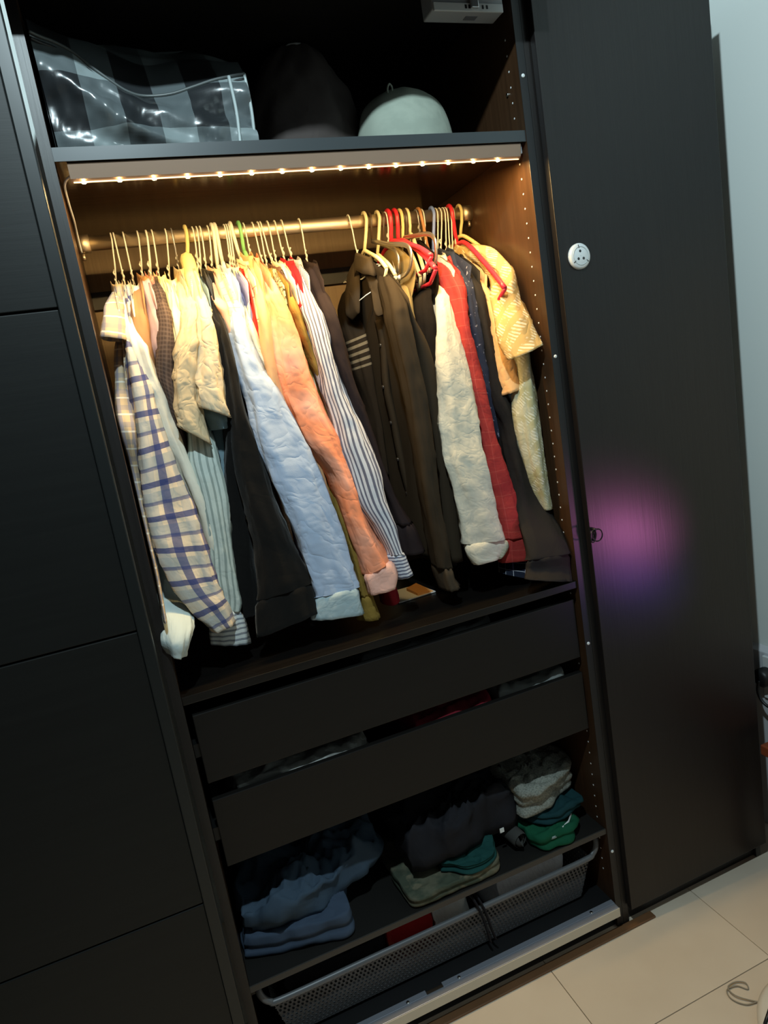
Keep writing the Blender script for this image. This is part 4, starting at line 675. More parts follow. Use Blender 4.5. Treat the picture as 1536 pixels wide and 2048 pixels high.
# ---------------------------------------------------------------- empty hangers crowded on the right half of the rail
for (lab, xr, xn, zn, kd, cl, tip) in [('cream plastic hanger just right of the black button-front shirt collar', 0.666, 0.653, 1.881, 'plastic', 'cream', (0.649, 0.15, 1.818)), ('second cream plastic hanger behind the first metal trouser hanger', 0.701, 0.686, 1.869, 'plastic', 'cream', (0.681, 0.18, 1.805)), ('red plastic hanger, left one of the pair with long forward arms', 0.73, 0.729, 1.897, 'big', 'red', (0.743, 0.1, 1.825)), ('red plastic hanger, right one of the pair with long forward arms', 0.748, 0.748, 1.896, 'big', 'red', (0.744, 0.09, 1.794)), ('yellow plastic hanger beside the two red hangers', 0.762, 0.761, 1.897, 'plastic', 'yellow', (0.736, 0.16, 1.792)), ('dark brown plastic hanger right of the yellow one', 0.773, 0.77, 1.899, 'plastic', 'dark', (0.728, 0.17, 1.781)), ('cream plastic hanger between the dark brown and the grey wire ones', 0.781, 0.783, 1.91, 'plastic', 'cream', (0.753, 0.17, 1.802)), ('grey wire hanger left of the blue plastic hanger', 0.806, 0.81, 1.908, 'wire', 'grey', (0.758, 0.16, 1.799)), ('brown wooden hanger arm showing above the plain black shirt', 0.814, 0.831, 1.847, 'plastic', 'brown', (0.758, 0.2, 1.768)), ('yellow plastic hanger at the right end of the rail', 0.93, 0.925, 1.896, 'plastic', 'yellow', (0.967, 0.2, 1.812))]: hanger(lab, xr, xn, zn, kd, cl, tip)
def trouser_hanger(label, x_rod, xn, zn, pts):
    h = empty('trouser_hanger', (xn, RY, zn))
    rr = 0.0185
    hk = [(x_rod, RY + rr*0.75*math.cos(math.radians(a)), RZ + rr*math.sin(math.radians(a))) for a in range(-20, 185, 15)] + [(x_rod*0.6+xn*0.4, RY-0.008, RZ*0.6+zn*0.4), (xn, RY, zn)]
    part('hook', MB().tube(hk, 0.0026, 8), SOLID['dark'], h)
    part('bar', MB().tube(crom([(xn, RY, zn)]+pts, 40), 0.0058, 10, flat=0.55), SOLID['chrome'], h)
    part('end_cap', MB().disc((pts[-1][0], pts[-1][1]+0.004, pts[-1][2]), 'y', 0.006, 0.012, 12, 0.003), white_pl, h)
    return tag(h, label, 'hanger', 'open metal trouser hangers')
for a in [('metal trouser hanger with a white end, nearest the black button-front shirt', 0.679, 0.677, 1.904, [(0.686, 0.21, 1.877), (0.702, 0.15, 1.859), (0.706, 0.13, 1.842), (0.704, 0.13, 1.815), (0.7, 0.15, 1.797), (0.696, 0.19, 1.794)]), ('bronze metal trouser hanger in front of the red hangers', 0.769, 0.762, 1.904, [(0.766, 0.22, 1.892), (0.772, 0.16, 1.88), (0.772, 0.13, 1.859), (0.77, 0.13, 1.825), (0.766, 0.14, 1.805), (0.768, 0.17, 1.8)]), ('dark metal trouser hanger deeper between the cream hangers', 0.713, 0.705, 1.892, [(0.701, 0.22, 1.868), (0.703, 0.2, 1.845), (0.701, 0.2, 1.819), (0.697, 0.22, 1.806), (0.693, 0.25, 1.806)])]: trouser_hanger(*a)

# ================================================================ top compartment
SZ = 2.0425
# checked vinyl storage bag: front face below the zip, slumped top, sides
vin, vt, vb = nt('checked_vinyl')
uvn = N(vt, 'ShaderNodeUVMap'); sp = N(vt, 'ShaderNodeSeparateXYZ'); L(vt, uvn.outputs[0], sp.inputs[0])
def vband(out, pitch, wdt, off):
    a = N(vt, 'ShaderNodeMath', operation='DIVIDE'); L(vt, out, a.inputs[0]); a.inputs[1].default_value = pitch
    b_ = N(vt, 'ShaderNodeMath', operation='ADD'); L(vt, a.outputs[0], b_.inputs[0]); b_.inputs[1].default_value = off
    c_ = N(vt, 'ShaderNodeMath', operation='FRACT'); L(vt, b_.outputs[0], c_.inputs[0])
    d_ = N(vt, 'ShaderNodeMath', operation='LESS_THAN'); L(vt, c_.outputs[0], d_.inputs[0]); d_.inputs[1].default_value = wdt
    return d_.outputs[0]
b1 = vband(sp.outputs[0], 0.128, 0.5, 0.45); b2 = vband(sp.outputs[1], 0.20, 0.55, 0.35)
ad = N(vt, 'ShaderNodeMath', operation='ADD'); L(vt, b1, ad.inputs[0]); L(vt, b2, ad.inputs[1])
mr = N(vt, 'ShaderNodeMapRange', i_1=0.0, i_2=2.0); L(vt, ad.outputs[0], mr.inputs[0])
vr = N(vt, 'ShaderNodeValToRGB'); vr.color_ramp.elements[0].color = (0.018,0.020,0.022,1); vr.color_ramp.elements[1].color = (0.20,0.235,0.24,1)
e_ = vr.color_ramp.elements.new(0.5); e_.color = (0.085,0.10,0.105,1)
L(vt, mr.outputs[0], vr.inputs[0]); L(vt, vr.outputs[0], vb.inputs['Base Color'])
vb.inputs['Roughness'].default_value = 0.3; vb.inputs['Coat Weight'].default_value = 0.5; vb.inputs['Coat Roughness'].default_value = 0.12
bag = empty('storage_bag', (0.2, 0.15, SZ), label='grey checked vinyl zip storage bag slumped on the top shelf', cat='bag')
zip_ = crom([(0.008, 0.02, 2.235), (0.024, 0.03, 2.232), (0.046, 0.04, 2.228), (0.072, 0.05, 2.217), (0.096, 0.055, 2.197), (0.126, 0.06, 2.174), (0.153, 0.065, 2.157), (0.183, 0.07, 2.151), (0.23, 0.07, 2.154), (0.275, 0.07, 2.166), (0.321, 0.07, 2.179), (0.38, 0.07, 2.19)], 60)
fm = MB(); rings = []; uvs = []
nb = 26
for i, (x, y, z) in enumerate(zip_):
    ring = []; uv = []
    for k in range(nb+1):
        v = k/nb
        zz = SZ + (z-SZ)*v
        bul = 0.030*math.sin(PI*v)*math.sin(PI*min(1, max(0, i/59)))
        cr = 0.020*nz(x*11+v*3, zz*14, 2.0) + 0.012*abs(nz(x*22-zz*16, zz*10+x*8, 5.0)) + 0.006*nz(x*45, zz*45, 1)
        ring.append((x + 0.012*(1-v)*(0.3-x), y*v + 0.045*(1-v) - bul - cr*math.sin(PI*v)**0.5, zz)); uv.append((x, (zz-SZ)))
    rings.append(ring); uvs.append(uv)
fm.loft(rings, uvs, closed=False)
part('front_panel', fm, vin, bag)
back = crom([(0.009, 0.08, 2.265), (0.048, 0.13, 2.276), (0.107, 0.18, 2.277), (0.167, 0.21, 2.294), (0.227, 0.22, 2.3), (0.274, 0.22, 2.302), (0.315, 0.22, 2.302), (0.345, 0.2, 2.277), (0.38, 0.18, 2.245)], 60)
tm = MB(); rings = []; uvs = []
for i in range(60):
    a, b_ = Vector(zip_[i]), Vector(back[i]); ring = []; uv = []
    for k in range(19):
        t = k/18; p = a.lerp(b_, t); p.z += 0.022*math.sin(PI*t) + 0.012*nz(p.x*10, t*4, 8); ring.append(p); uv.append((p.x, 0.25+t*0.2))
    rings.append(ring); uvs.append(uv)
tm.loft(rings, uvs, closed=False); part('top_panel', tm, vin, bag)
def wallp(seq):  # side and back panels down to the shelf
    m = MB(); m.loft([[tuple(p), (p[0], p[1], SZ)] for p in seq], [[(p[1], p[2]-SZ), (p[1], 0)] for p in seq], closed=False); return m
part('side_panel', wallp([Vector(zip_[-1]).lerp(Vector(back[-1]), t/8) for t in range(9)]), vin, bag)
part('side_panel', wallp([Vector(zip_[0]).lerp(Vector(back[0]), t/8) for t in range(9)]), vin, bag)
part('back_panel', wallp([Vector(p) for p in back]), vin, bag)
part('piping', MB().tube([(x, y-0.002, z) for x, y, z in zip_], 0.0032, 6), simple('pale_piping', (0.07,0.08,0.08), 0.35), bag)
part('zip', MB().tube([(x, y-0.001, z-0.010) for x, y, z in zip_], 0.0030, 6), black_paint, bag)
part('edge_binding', MB().tube(crom([zip_[-1], (zip_[-1][0]-0.001, zip_[-1][1]-0.010, 2.12), (zip_[-1][0]-0.010, 0.045, SZ+0.004)], 14), 0.0035, 6), simple('pale_binding', (0.34,0.39,0.39), 0.35), bag)
part('edge_binding', MB().tube(crom([(r_[0]-0.034, r_[1]-0.012, r_[2]-0.010) for r_ in (zip_[-1], (zip_[-1][0]-0.001, zip_[-1][1]-0.014, 2.12), (zip_[-1][0]-0.008, 0.045, SZ+0.012))], 14), 0.0035, 6), simple('pale_binding_b', (0.34,0.39,0.39), 0.35), bag)
# lumps on the shelf
def lump(prof, cx, cy, nseg=40, sy=0.8, seed=1.0, amp=0.012, lean=(0,0)):
    rings = []
    n = len(prof)
    for i, (r, z) in enumerate(crom(prof, 36)):
        f = (z-prof[0][1])/(prof[-1][1]-prof[0][1])
        ring = []
        for k in range(nseg):
            a = 2*PI*k/nseg
            d = 1 + (amp/max(r, 0.03))*(nz(math.cos(a)*2.5+seed, math.sin(a)*2.5, z*12) + 0.5*nz(math.cos(a)*6, math.sin(a)*6+seed, z*25))
            ring.append((cx+lean[0]*f + r*d*math.cos(a), cy+lean[1]*f + r*sy*d*math.sin(a), z))
        rings.append(ring)
    return MB().loft(rings, cap0=True, cap1=True)
sk = empty('tied_sack', (0.53, 0.30, SZ), label='dark black cloth sack with a gathered top on the shelf', cat='sack')
sackm = fabric('cloth_dark_sack', (0.075,0.062,0.058), bump=0.7, bscale=18)
part('body', lump([(0.125,SZ),(0.140,2.09),(0.135,2.16),(0.112,2.24),(0.080,2.30),(0.040,2.335),(0.012,2.338)], 0.545, 0.30, seed=2.0, amp=0.016, lean=(0.012,-0.02)), sackm, sk)
part('tie', lump([(0.006,2.328),(0.024,2.3335),(0.014,2.339),(0.004,2.3405)], 0.557, 0.262, nseg=16, sy=0.7, amp=0.004), simple('tie_highlight', (0.30,0.30,0.30), 0.6), sk)  # pale colour paints the small highlight on the sack's peak
cp = empty('bell_pouch', (0.75, 0.2, SZ), label='pale grey-green fabric pouch shaped like a bell with a loop', cat='pouch')
capm = fabric('cloth_grey_green', (0.33,0.37,0.31), [('noise',30.0,0.4,0.6,(0.27,0.31,0.26),0.6)], bump=0.35, bscale=25)
part('body', lump([(0.112,SZ),(0.117,2.075),(0.110,2.12),(0.090,2.165),(0.058,2.192),(0.025,2.205),(0.006,2.208)], 0.762, 0.19, seed=5.0, amp=0.005, sy=0.85), capm, cp)
part('loop', MB().tube(crom([(0.722,0.155,2.180),(0.716,0.145,2.190),(0.720,0.140,2.200),(0.728,0.145,2.193),(0.727,0.155,2.182)], 18), 0.0022, 6), capm, cp)
pb = empty('power_adapter_box', (0.86, 0.04, 2.27), label='pale grey box with a latch fixed under the wardrobe top', cat='box')
part('case', MB().box(0.775, 0.944, 0.000, 0.046, 2.276, 2.342), simple('box_case', (0.34,0.34,0.35), 0.5), pb, bevel=0.003)
part('front_lit_band', MB().box(0.778, 0.941, -0.0035, 0.001, 2.274, 2.290), simple('box_front_lit', (0.55,0.56,0.56), 0.4), pb, bevel=0.001)  # box front painted paler to stand for the lamp light on it
part('latch', MB().box(0.862, 0.880, -0.010, -0.002, 2.278, 2.300), simple('latch_metal', (0.6,0.6,0.6), 0.3, metal=0.8), pb, bevel=0.002)
for x in (0.850, 0.858, 0.890, 0.900): part('slot', MB().box(x, x+0.004, -0.0042, -0.003, 2.279, 2.286), black_paint, pb)
part('print_block', MB().box(0.862, 0.890, 0.018, 0.032, 2.2752, 2.2764), simple('label_print', (0.12,0.12,0.13), 0.6), pb)

# ================================================================ folded clothes
def folded(name, label, outline, z0, h, layers, mat, seed, rough=1.0, parent=None, top=0.012, cat='clothes', drop=0.0, group=None, crumple=1.0):
    """soft folded pile: outline in plan, rounded layered edges, rumpled top"""
    n = 120
    loop = crom([tuple(p) for p in outline]+[tuple(outline[0])], n+1)[:-1]
    c = (sum(p[0] for p in loop)/n, sum(p[1] for p in loop)/n)
    rings = []; uvs = []
    def ringat(q, z, s_, puff=0.0):
        ring = []; uv = []
        zin = z
        for i, (x, y) in enumerate(loop):
            z = zin; dx, dy = x-c[0], y-c[1]; rr = math.hypot(dx, dy)
            e = 0.016*rough*nz(dx*11+seed, dy*11, z*18) + 0.007*rough*nz(dx*30, dy*30+seed, z*40)
            z = z + 0.010*rough*nz(dx*9, dy*9, seed*1.3)*min(1.0, (z-z0)/0.02)
            k = q + (e + puff)/max(rr, 0.03)*q
            zz = z
            X, Y = c[0]+dx*k, c[1]+dy*k
            if s_: zz += s_*top*0.55*max(0.0, 1-abs(nz(X*13+Y*5+seed*3, Y*26-X*6, seed))*3.2)**2 - s_*top*0.3*max(0.0, 1-abs(nz(X*24-Y*9, Y*34+X*11, seed*5))*4)**2
            if s_: zz += s_*(top*crumple*(nz(X*9+seed, Y*9, seed)+0.6*abs(nz(X*20+Y*9, Y*20, seed*2))+0.25*nz(X*45, Y*45, seed)))
            zz -= drop*max(0.0, -(dy)/0.15)
            ring.append(Vector((X, Y, max(z0+0.0005, zz)))); uv.append((X*0.9+0.3*zz, Y*0.9+zz))
        rings.append(ring); uvs.append(uv)
    cuts = [0.0]
    for l in range(layers): cuts.append(cuts[-1] + 1.0 + 0.9*nz(l*5.3, seed*2.1, 3.0))
    cuts = [q/cuts[-1]*h for q in cuts]
    for l in range(layers):
        b0 = z0 + cuts[l]; lh = cuts[l+1]-cuts[l]; off = 0.030*nz(l*3.1, seed, 0)*rough
        ringat(1.0, b0+0.0008, 0, -0.009+off); ringat(1.0, b0+lh*0.22, 0, -0.002+off); ringat(1.0, b0+lh*0.5, 0, 0.0015+off); ringat(1.0, b0+lh*0.80, 0.25 if l == layers-1 else 0, -0.002+off)
    for q, s_ in ((0.975, 0.45), (0.945, 0.7), (0.91, 0.85), (0.87, 1), (0.82, 1), (0.76, 1), (0.70, 1), (0.64, 1), (0.57, 1), (0.50, 1), (0.43, 1), (0.36, 1), (0.29, 1), (0.22, 1), (0.14, 1), (0.06, 1)):
        ringat(q, z0+h*(1.0+0.02*(1-q)), s_)
    m = MB().loft(rings, uvs, cap0=True, cap1=True)
    o = m.build(name, mat, parent)
    if label: tag(o, label, cat, group)
    return o
S2 = 0.3035
jean = fabric('cloth_blue_twill', (0.050,0.078,0.115), bump=0.5, bscale=20)
jean2 = fabric('cloth_blue_trousers', (0.055,0.080,0.125), bump=0.35, bscale=30)
navy = fabric('cloth_navy_pile', (0.020,0.028,0.055), bump=0.4)
blackc = fabric('cloth_black_pile', (0.018,0.018,0.022), bump=0.5, bscale=25)
olive = fabric('cloth_camouflage', (0.115,0.115,0.080), [('noise',16.0,0.45,0.55,(0.055,0.070,0.050),0.9),('noise',22.0,0.55,0.62,(0.17,0.15,0.10),0.8)], bump=0.4)
teal = fabric('cloth_teal', (0.013,0.062,0.058), bump=0.4)
knit = fabric('cloth_grey_knit', (0.27,0.28,0.245), [('noise',220.0,0.45,0.6,(0.13,0.14,0.12),0.7)], bump=0.7, bscale=90)
dteal = fabric('cloth_dark_teal', (0.012,0.045,0.052), bump=0.4)
green = fabric('cloth_green', (0.010,0.085,0.043), bump=0.4)
folded('folded_trousers', 'blue folded trousers lying lowest in the left pile', [(0.012,0.085),(0.10,0.045),(0.245,0.015),(0.262,0.10),(0.27,0.30),(0.03,0.34)], S2, 0.062, 2, jean2, 1.0, 0.8, top=0.006, cat='trousers')
folded('rumpled_jeans', 'rumpled slate blue jeans heaped on the folded trousers', [(0.018,0.075),(0.09,0.045),(0.19,0.055),(0.31,0.10),(0.385,0.15),(0.372,0.27),(0.28,0.36),(0.14,0.38),(0.03,0.33)], S2+0.063, 0.070, 1, jean, 3.0, 2.0, top=0.030, cat='jeans', crumple=1.5)
folded('folded_jumper', 'dark navy jumper at the back between the two front piles', [(0.20,0.40),(0.45,0.39),(0.47,0.54),(0.20,0.54)], S2, 0.20, 4, navy, 5.0, 1.0, top=0.012, cat='jumper')
folded('camouflage_trousers', 'olive camouflage trousers under the black pile, hanging to the shelf edge', [(0.395,0.14),(0.392,0.045),(0.418,0.008),(0.52,0.006),(0.60,0.008),(0.655,0.04),(0.64,0.24),(0.42,0.28)], S2, 0.034, 2, olive, 7.0, 0.6, top=0.007, cat='trousers')
folded('teal_shirt', 'teal green shirt corner folded under the black pile', [(0.50,0.05),(0.545,0.016),(0.60,0.006),(0.650,0.04),(0.655,0.15),(0.52,0.18)], S2+0.035, 0.026, 2, teal, 8.0, 0.9, top=0.010, cat='shirt')
bk = folded('black_jacket', 'black jacket heaped over the camouflage trousers with a white tag', [(0.43,0.06),(0.52,0.035),(0.62,0.045),(0.735,0.075),(0.775,0.16),(0.76,0.32),(0.60,0.38),(0.45,0.31)], S2+0.062, 0.085, 1, blackc, 9.0, 1.9, top=0.032, cat='jacket', crumple=1.3)
part('tag', MB().box(0.6860-0.006, 0.6860+0.006, 0.0600-0.006, 0.0600-0.0045, 0.3820-0.006, 0.3820+0.006), white_pl, bk, label='small white paper tag')
rl = MB(); rl.tube(crom([(0.705,0.16,0.345),(0.722,0.10,0.342),(0.733,0.05,0.335)], 12), [0.022]*11+[0.020], 16, cap=False)
rl.tube(crom([(0.733,0.050,0.335),(0.731,0.056,0.3355),(0.722,0.10,0.342)], 6), 0.0155, 16, cap=False)
part('rolled_cuff', rl, fabric('cloth_charcoal_rib', (0.055,0.055,0.052), bump=0.5), bk)
folded('green_shirt', 'bright green folded shirt with a white label at the right', [(0.765,0.085),(0.775,0.028),(0.83,0.015),(0.885,0.035),(0.905,0.09),(0.89,0.24),(0.78,0.25)], S2, 0.042, 2, green, 11.0, 1.6, top=0.012, cat='shirt')
folded('dark_teal_shirt', 'dark teal folded shirt between the green shirt and the grey knit', [(0.762,0.10),(0.80,0.055),(0.88,0.045),(0.940,0.055),(0.948,0.12),(0.94,0.32),(0.78,0.32)], S2+0.045, 0.034, 2, dteal, 12.0, 1.4, top=0.010, cat='shirt')
folded('grey_knit_jumper', 'grey knitted jumper folded on top of the right pile', [(0.745,0.11),(0.76,0.055),(0.83,0.058),(0.90,0.085),(0.935,0.11),(0.940,0.20),(0.92,0.34),(0.79,0.34)], S2+0.080, 0.085, 3, knit, 13.0, 1.2, top=0.016, cat='jumper')
gs = [o for o in C.objects if o.name.startswith('green_shirt')][0]
part('neck_label', MB().tube([(0.845,0.022,0.345),(0.870,0.030,0.3475),(0.893,0.050,0.349)], 0.0035, 6, flat=0.5), white_pl, gs, label='white woven label')
part('neck_band', MB().tube(crom([(0.785,0.022,0.338),(0.81,0.014,0.336),(0.835,0.018,0.339),(0.86,0.030,0.342)], 14), 0.0048, 8, flat=0.6), simple('grey_neck_band', (0.25,0.33,0.33), 0.8), gs)
# clothes seen through the gaps above the drawers
folded('drawer_shirt', 'white and grey speckled cloth in the lower drawer at the left', [(0.07,0.05),(0.36,0.045),(0.36,0.30),(0.07,0.30)], 0.617, 0.132, 4, fabric('cloth_speckled_grey', (0.20,0.20,0.19), [('noise',25.0,0.5,0.6,(0.5,0.52,0.5),0.7)]), 21.0, 0.8, cat='shirt')
folded('drawer_jumper', 'dark red cloth in the lower drawer at the middle', [(0.50,0.05),(0.70,0.045),(0.70,0.30),(0.50,0.30)], 0.617, 0.134, 4, fabric('cloth_maroon', (0.16,0.012,0.022)), 22.0, 0.8, cat='jumper')
folded('drawer_towel', 'pale grey cloth in the lower drawer at the right', [(0.73,0.05),(0.92,0.045),(0.92,0.30),(0.73,0.30)], 0.617, 0.136, 4, fabric('cloth_grey_towel', (0.18,0.19,0.185)), 23.0, 0.8, cat='towel')
folded('drawer_sock_pile', 'dark grey cloth showing above the upper drawer', [(0.40,0.05),(0.72,0.045),(0.72,0.30),(0.40,0.30)], 0.816, 0.136, 4, fabric('cloth_dark_grey', (0.05,0.052,0.055)), 24.0, 0.8, cat='clothes')

# ================================================================ pull-out basket
bs = empty('pull_out_basket', (0.48, 0.28, 0.09), label='grey perforated pull-out basket under the lowest shelf', cat='basket')
X0, X1, BT, BB_ = 0.040, 0.924, 0.2175, 0.090
def perforated(p00, p10, p01, p11, nx, ny, thick):
    """sheet of cells each with a real oval hole, staggered rows"""
    m = MB(); A, B, Cc, D = (Vector(p) for p in (p00, p10, p01, p11))
    nrm = (B-A).cross(Cc-A).normalized()*thick
    def P_(u, v): return A*(1-u)*(1-v)+B*u*(1-v)+Cc*(1-u)*v+D*u*v
    vs = []; fs = []
    for j in range(ny):
        for i in range(nx):
            o = 0.5/nx if j % 2 else 0.0
            u0, u1 = min(1, i/nx+o), min(1, (i+1)/nx+o); v0, v1 = j/ny, (j+1)/ny
            if j % 2 and i == 0: u0 = 0.0
            if u1-u0 < 1e-4: continue
            cu, cv = max(u0, u1-1/nx)*0.5+u1*0.5, (v0+v1)/2; hu, hv = 0.27/nx, 0.24/ny
            sq = [(u0,v0),((u0+u1)/2,v0),(u1,v0),(u1,cv),(u1,v1),((u0+u1)/2,v1),(u0,v1),(u0,cv)]
            ho = [(cu-hu*.75,cv-hv*.7),(cu,cv-hv),(cu+hu*.75,cv-hv*.7),(cu+hu,cv),(cu+hu*.75,cv+hv*.7),(cu,cv+hv),(cu-hu*.75,cv+hv*.7),(cu-hu,cv)]
            b = len(vs)
            vs += [P_(*p) for p in sq] + [P_(*p) for p in ho] + [P_(*p)+nrm for p in ho]
            for k in range(8):
                k2 = (k+1) % 8
                fs.append((b+k, b+k2, b+8+k2, b+8+k)); fs.append((b+8+k, b+8+k2, b+16+k2, b+16+k))
    m.add(vs, fs, smooth=False); return m
part('front_mesh', perforated((X0+0.028,0.056,BB_),(X1-0.028,0.056,BB_),(X0,0.034,BT),(X1,0.034,BT), 78, 12, 0.002), mesh_grey, bs)
part('side_mesh', perforated((X0+0.028,0.50,BB_),(X0+0.028,0.056,BB_),(X0,0.52,BT),(X0,0.034,BT), 40, 12, 0.002), mesh_grey, bs)
part('side_mesh', perforated((X1-0.028,0.056,BB_),(X1-0.028,0.50,BB_),(X1,0.034,BT),(X1,0.52,BT), 40, 12, 0.002), mesh_grey, bs)
part('back_mesh', perforated((X1-0.028,0.50,BB_),(X0+0.028,0.50,BB_),(X1,0.52,BT),(X0,0.52,BT), 60, 8, 0.002), mesh_grey, bs)
part('base', MB().box(X0+0.028, X1-0.028, 0.056, 0.50, BB_-0.002, BB_), mesh_grey, bs)
rim_m = simple('grey_rim', (0.13,0.135,0.145), 0.4, metal=0.2)
rim = [(X0-0.024,0.10,0.262),(X0-0.024,0.045,0.262),(X0-0.020,0.031,0.246),(X0-0.004,0.028,0.226),(X0+0.03,0.026,0.2195),(0.30,0.026,0.2195),(0.66,0.026,0.2195),(X1-0.03,0.026,0.2195),(X1+0.006,0.028,0.226),(X1+0.022,0.031,0.246),(X1+0.026,0.045,0.262),(X1+0.026,0.10,0.262)]
part('front_rim', MB().tube(crom(rim, 80), 0.0062, 10, flat=1.25), rim_m, bs)
for x in (X0-0.024, X1+0.026): part('side_rim', MB().tube([(x,0.10,0.262),(x,0.53,0.262)], 0.0062, 10), rim_m, bs)
for x in (0.0, 0.951): part('runner', MB().box(x, x+0.013, 0.05, 0.54, 0.240, 0.275), dark_metal, bs)
part('runner_wheel', MB().disc((0.9505, 0.045, 0.262), 'x', 0.011, 0.006, 20, 0.002), white_pl, bs)
BZ = BB_+0.001
folded('white_shirt', 'crumpled white shirt at the right end of the basket', [(0.66,0.085),(0.78,0.080),(0.870,0.085),(0.885,0.30),(0.66,0.30)], BZ, 0.160, 2, fabric('cloth_white_laundry', (0.74,0.78,0.86), bump=0.6), 31.0, 0.5, top=0.018, cat='shirt')
folded('white_vest', 'white and pale grey cloth in the middle of the basket', [(0.470,0.085),(0.555,0.080),(0.60,0.20),(0.48,0.22)], BZ, 0.162, 2, fabric('cloth_white_vest', (0.78,0.82,0.84), bump=0.6), 32.0, 0.45, top=0.016, cat='vest')
folded('red_cloth', 'red and orange cloth beside the white one in the basket', [(0.345,0.085),(0.465,0.080),(0.465,0.22),(0.345,0.22)], BZ, 0.150, 2, fabric('cloth_red_laundry', (0.42,0.022,0.022), [('noise',9.0,0.55,0.65,(0.62,0.16,0.06),0.9)], bump=0.5), 33.0, 0.45, top=0.014, cat='cloth')
folded('dark_laundry', 'dark clothes at the left end of the basket', [(0.08,0.088),(0.33,0.085),(0.33,0.30),(0.08,0.30)], BZ, 0.125, 3, blackc, 34.0, 0.5, top=0.014, cat='clothes')
folded('brown_trousers', 'dark brown trousers behind the white shirt in the basket', [(0.50,0.25),(0.88,0.32),(0.88,0.48),(0.50,0.48)], BZ, 0.150, 3, fabric('cloth_dark_brown', (0.045,0.034,0.026)), 35.0, 0.9, top=0.010, cat='trousers')
st = empty('black_strap', (0.578, 0.02, 0.12), label='black strap hanging over the front of the basket', cat='strap')
for dx in (0.0, 0.012):
    part('strand', MB().tube(crom([(0.556+dx,0.09,0.252),(0.560+dx,0.045,0.262),(0.564+dx,0.0165,0.257),(0.576+dx,0.0125,0.215),(0.585+dx,0.014,0.165),(0.592+dx*1.3,0.020,0.120)], 30), 0.0052, 8, flat=0.5), blackc, st)

# ================================================================ small things
dc = empty('socket_disc', (1.051, -0.03, 1.761), label='round white plastic disc with three holes on the right door', cat='disc')
D0 = (1.050, -0.0222, 1.7615)
part('plate', MB().disc(D0, 'y', 0.0285, 0.009, 48, 0.004), white_pl, dc)
part('rim', MB().tube([(D0[0]+0.020*math.cos(a), D0[1]-0.0092, D0[2]+0.020*math.sin(a)) for a in [2*PI*k/40 for k in range(41)]], 0.0009, 6, cap=False), simple('pale_grey_rim', (0.55,0.6,0.6), 0.4), dc)
for a in (95, 215, 325):
    part('hole', MB().disc((D0[0]+0.0085*math.cos(math.radians(a)), D0[1]-0.0088, D0[2]+0.0105*math.sin(math.radians(a))), 'y', 0.0030, 0.0006, 14), black_paint, dc)
for a in (100, 215, 325):
    ca, sa_ = math.cos(math.radians(a)), math.sin(math.radians(a))
    part('notch', MB().tube([(D0[0]+0.018*ca, D0[1]-0.0095, D0[2]+0.018*sa_), (D0[0]+0.0245*ca, D0[1]-0.0088, D0[2]+0.0245*sa_)], 0.0010, 6), black_paint, dc)
pg = empty('plug', (1.60, 0.06, 0.685), label='black plug with a curved cable in the wall socket at the right', cat='plug')
ws = MB().box(1.613, 1.622, -0.045, 0.06, 0.45, 0.585)
tag(ws.build('wall_socket', white_pl, None, 0.002), 'white wall socket behind the black plug', 'socket')
pm_ = MB().disc((1.613, 0.045, 0.525), 'x', 0.028, 0.034, 24, 0.008)
part('body', pm_, black_paint, pg)
part('cable', MB().tube(crom([(1.580,0.045,0.52),(1.572,0.044,0.485),(1.572,0.020,0.455),(1.58,-0.03,0.450),(1.585,-0.12,0.47),(1.59,-0.25,0.30),(1.59,-0.35,0.02)], 36), 0.0045, 8), black_paint, pg)
stl = empty('wooden_stool', (1.50, -0.2, 0), label='corner of a red-brown wooden stool at the right edge', cat='stool')
redw = wood('red_brown_wood', (0.13,0.032,0.012), (0.20,0.055,0.02), 1, rough=0.4)
part('seat', MB().box(1.445, 1.61, -0.42, -0.066, 0.383, 0.413), redw, stl, bevel=0.003)
for x in (1.458, 1.572):
    for y in (-0.40, -0.105):
        part('leg', MB().box(x, x+0.025, y, y+0.025, 0, 0.383), redw, stl, bevel=0.002)
vn = empty('white_fan_base', (1.2, -0.46, 0), label='white round appliance with black slots at the lower right corner', cat='fan')
FC = (1.163, -0.478)
rings = []
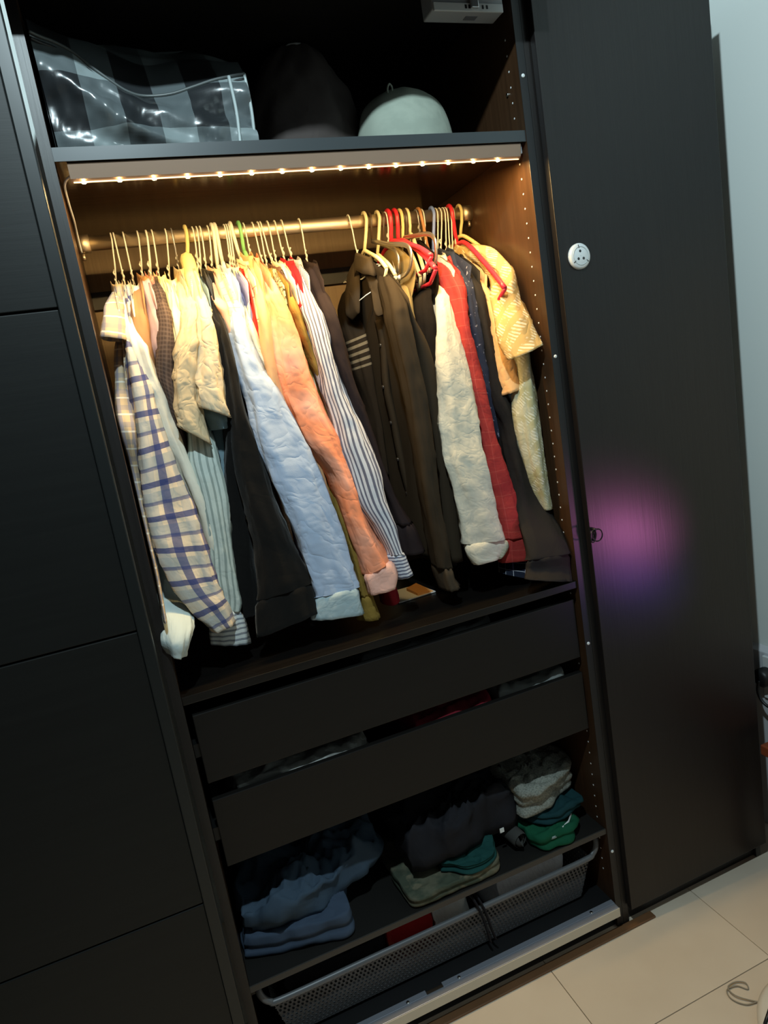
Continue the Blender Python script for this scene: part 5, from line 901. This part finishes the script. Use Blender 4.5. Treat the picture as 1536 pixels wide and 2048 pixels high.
for r_, z in ((0.150,0.0),(0.158,0.010),(0.158,0.022),(0.146,0.034),(0.10,0.046),(0.04,0.051),(0.001,0.052)):
    rings.append([(FC[0]+r_*math.cos(2*PI*k/56), FC[1]+r_*math.sin(2*PI*k/56), z) for k in range(56)])
part('housing', MB().loft(rings, cap0=True), simple('warm_white_plastic', (0.78,0.72,0.62), 0.4), vn)
for k in range(11):
    u = -0.075 + 0.0155*k
    part('slot', MB().tube([(FC[0]-0.147+u*u*3.6, FC[1]+u, 0.0345), (FC[0]-0.095+u*u*2.2, FC[1]+u+0.018, 0.0475)], 0.0040, 6), black_paint, vn)
tag(MB().tube(crom([(1.135,-0.36,0.004),(1.10,-0.335,0.004),(1.065,-0.325,0.004),(1.048,-0.30,0.004),(1.056,-0.278,0.005),(1.085,-0.280,0.004),(1.100,-0.298,0.003),(1.107,-0.285,0.006),(1.09,-0.272,0.005),(1.062,-0.276,0.008),(1.060,-0.300,0.008),(1.09,-0.33,0.004),(1.14,-0.372,0.004)], 70), 0.0015, 6).build('wire_loop', simple('grey_cord', (0.30,0.26,0.20), 0.6)), 'thin grey-brown cord looped on the floor tiles', 'cord')
pp = empty('booklet', (0.62, 0.22, 1.0), label='white folded paper with an orange cover on the middle shelf', cat='paper')
part('page', MB().add([(0.560,0.196,1.0015),(0.668,0.206,1.0015),(0.655,0.30,1.0015),(0.565,0.30,1.0015),(0.560,0.196,1.0040),(0.668,0.206,1.0040),(0.655,0.30,1.0040),(0.565,0.30,1.0040)], [(3,2,1,0),(4,5,6,7),(0,1,5,4),(1,2,6,5),(2,3,7,6),(3,0,4,7)], smooth=False), white_pl, pp)
part('cover', MB().add([(0.618,0.206,1.0042),(0.664,0.208,1.0042),(0.650,0.29,1.0042),(0.612,0.27,1.0042),(0.618,0.210,1.010),(0.662,0.211,1.006),(0.650,0.29,1.012),(0.612,0.27,1.012)], [(3,2,1,0),(4,5,6,7),(0,1,5,4),(1,2,6,5),(2,3,7,6),(3,0,4,7)], smooth=False), simple('orange_cover', (0.62,0.30,0.09), 0.6), pp)
